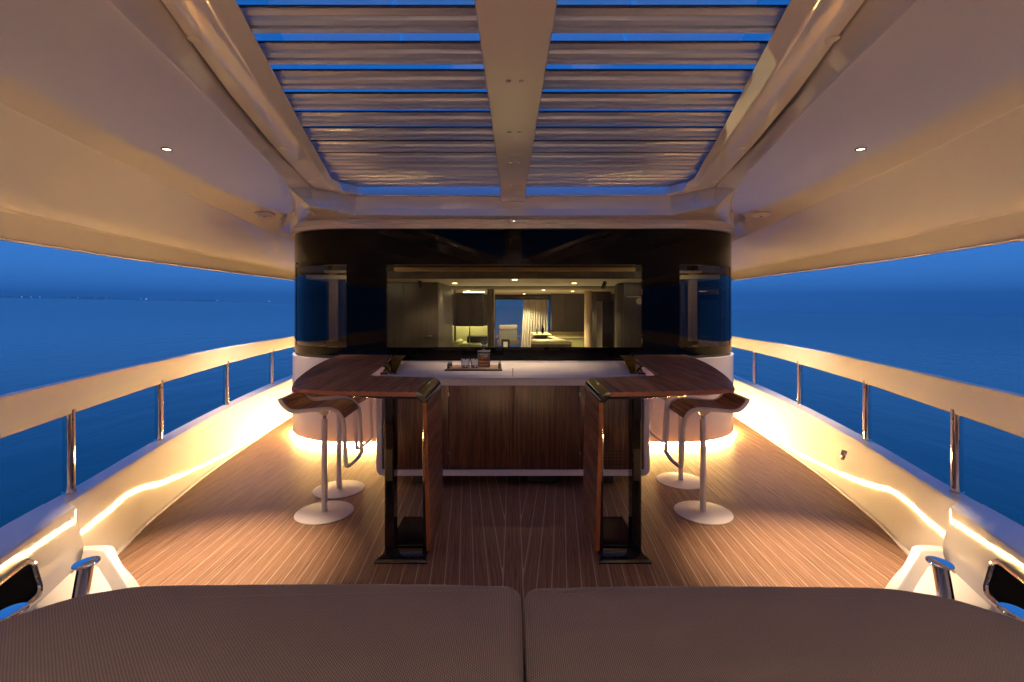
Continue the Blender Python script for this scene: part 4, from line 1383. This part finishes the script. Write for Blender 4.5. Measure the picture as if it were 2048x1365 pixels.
bt = thing('bottle', 'dark bottle standing on the raised end of the galley island', 'bottle', (0.585, 9.6, 1.0105))
lathe('body', [(0.022, 0.0), (0.026, 0.004), (0.026, 0.09), (0.010, 0.115), (0.010, 0.15)], 'lacquer', bt, seg=14)
lathe('stopper', [(0.012, 0.15), (0.012, 0.17)], 'chrome', bt, seg=10)
o = lathe('jar', [(0.018, 0), (0.024, 0.004), (0.024, 0.085), (0.022, 0.085), (0.022, 0.006)], 'crystal', None, (0.48, 9.6, 1.0105), 14)
tag(o, 'small clear jar beside the dark bottle on the island', 'jar')
pb = thing('rear_cabinet', 'dark cabinet wall between the curtain and the pale pillar', 'cabinet', (0, 0, 0))
box('carcass', 1.03, 2.4, 12.8, 13.68, 0.886, IC - 0.003, 'panel', pb)
box('door', 1.04, 1.35, 12.78, 12.799, 0.9, IC - 0.01, 'panel', pb)
box('door', 1.355, 1.88, 12.78, 12.799, 0.9, IC - 0.01, 'panel_dark', pb)
pc = thing('round_pillar', 'pale rounded pillar beside the galley counter', 'pillar', (0, 0, 0))
bm = bmesh.new()
add_loft(bm, [[(1.60 + 0.085 * math.cos(a), 10.3 + 0.085 * math.sin(a), z) for a in np.linspace(0, 2 * math.pi, 20, endpoint=False)] for z in (-0.2, IC - 0.002)], close_u=True)
from_bm('shaft', bm, 'tan', pc)
box('back_panel', 1.66, 2.2, 10.9, 10.95, -0.2, IC - 0.003, 'panel_dark', pc)
fr = thing('fridge', 'mirrored steel fridge at the right of the saloon', 'fridge', (0, 0, 0))
box('body', 1.76, 2.15, 9.5, 10.2, -0.2, 1.655, 'panel_dark', fr)
box('door', 1.745, 1.92, 9.48, 9.499, 1.02, 1.65, 'mirror', fr)
box('drawer', 1.745, 1.92, 9.48, 9.499, -0.1, 1.01, 'mirror', fr)
box('handle', 1.93, 1.945, 9.45, 9.499, 1.10, 1.32, 'dark', fr)
o = box('galley_stool', 1.62, 1.80, 8.9, 9.1, 0.75, 0.79, 'worktop', None, 0.005)
tag(o, 'small yellow shelf before the mirrored fridge', 'shelf')
wr_ = thing('tall_cabinet', 'tall brown cabinet with rounded edge at the right end of the front window', 'cabinet', (0, 0, 0))
box('carcass', 1.45, 2.5, 6.72, 6.98, -0.2, IC - 0.004, 'panel', wr_, 0.05, 3)
box('door', 1.53, 2.3, 6.70, 6.719, -0.1, IC - 0.01, 'panel', wr_)
wl = thing('wall_lamp', 'small white disc wall lamp on the tall brown cabinet', 'wall lamp', (1.745, 6.69, 1.62))
bm = bmesh.new()
bmesh.ops.create_cone(bm, cap_ends=True, segments=24, radius1=0.045, radius2=0.045, depth=0.02, matrix=Matrix.Rotation(R(90), 4, 'X'))
from_bm('disc', bm, 'cream', wl)
box('bar', -0.18, 0.14, -0.02, 0.0, 0.055, 0.066, 'cream', wl)
# interior lamps
def saloon_spot(x, y, label, energy, kind_='recessed', ang=120):
    t = thing('saloon_light', label, 'ceiling light', (x, y, IC), 0, 'ceiling lights of the saloon')
    if kind_ == 'can':
        bm = bmesh.new()
        bmesh.ops.create_cone(bm, cap_ends=True, segments=16, radius1=0.026, radius2=0.026, depth=0.10, matrix=Matrix.Translation((0, 0, -0.05)) @ Matrix.Rotation(R(-24 if x < 0 else 20), 4, 'Y'))
        from_bm('can', bm, 'dark', t)
        spot('lamp', (0.03 if x < 0 else -0.03, 0, -0.115), energy, ang, t, color=(1.0, 0.84, 0.52))
    else:
        lathe('lens', [(0.001, -0.008), (0.03, -0.008), (0.034, -0.001)], 'lens_in', t, seg=16)
        spot('lamp', (0, 0, -0.03), energy, ang, t, color=(1.0, 0.84, 0.52))
    return t
saloon_spot(-1.19, 6.25, 'black cylinder spot before the wardrobe wall', 8, 'can')
saloon_spot(1.20, 6.40, 'black cylinder spot before the tall brown cabinet', 8, 'can')
saloon_spot(-0.83, 6.9, 'bright recessed light beside the wardrobe wall', 20)
saloon_spot(0.02, 6.0, 'bright recessed light just behind the roller blind', 30)
saloon_spot(0.87, 6.9, 'bright recessed light beside the tall brown cabinet', 20)
saloon_spot(1.30, 10.6, 'bright recessed light over the galley counter', 190)
saloon_spot(0.62, 9.85, 'recessed light over the galley island', 240)
saloon_spot(-0.95, 10.3, 'recessed light over the olive sofa', 110, ang=100)
saloon_spot(0.30, 12.9, 'recessed light before the rear doorway', 130)
saloon_spot(-0.10, 14.7, 'recessed light added on the aft deck above the woven armchair', 70)  # added out of view to brighten the armchair
# broad fill light facing up in the saloon, with no fixture
al = bpy.data.lights.new('saloon_fill', 'AREA')
al.shape = 'RECTANGLE'
al.size, al.size_y = 3.0, 5.0
al.energy = 38
al.color = (1.0, 0.86, 0.55)
ao = bpy.data.objects.new('saloon_fill', al)
COL.objects.link(ao)
ao.location = (0, 9.5, 0.4)
ao.rotation_euler = (R(180), 0, 0)
ao.parent = sal

# ------------------------------------------------------------------ sea air
hz = bpy.data.materials.new('sea_haze')
hz.use_nodes = True
hz.node_tree.nodes.clear()
ho = hz.node_tree.nodes.new('ShaderNodeOutputMaterial')
hv = hz.node_tree.nodes.new('ShaderNodeVolumePrincipled')
hv.inputs['Color'].default_value = (0.9, 0.93, 0.97, 1)
hv.inputs['Density'].default_value = 0.00011
hv.inputs['Anisotropy'].default_value = 0.0
hz.node_tree.links.new(hv.outputs[0], ho.inputs['Volume'])
M['haze'] = hz
bm = bmesh.new()
add_box(bm, -16000, 16000, -16000, 16000, -420, 420)
kind(from_bm('haze', bm, 'haze', smooth=False), 'stuff')
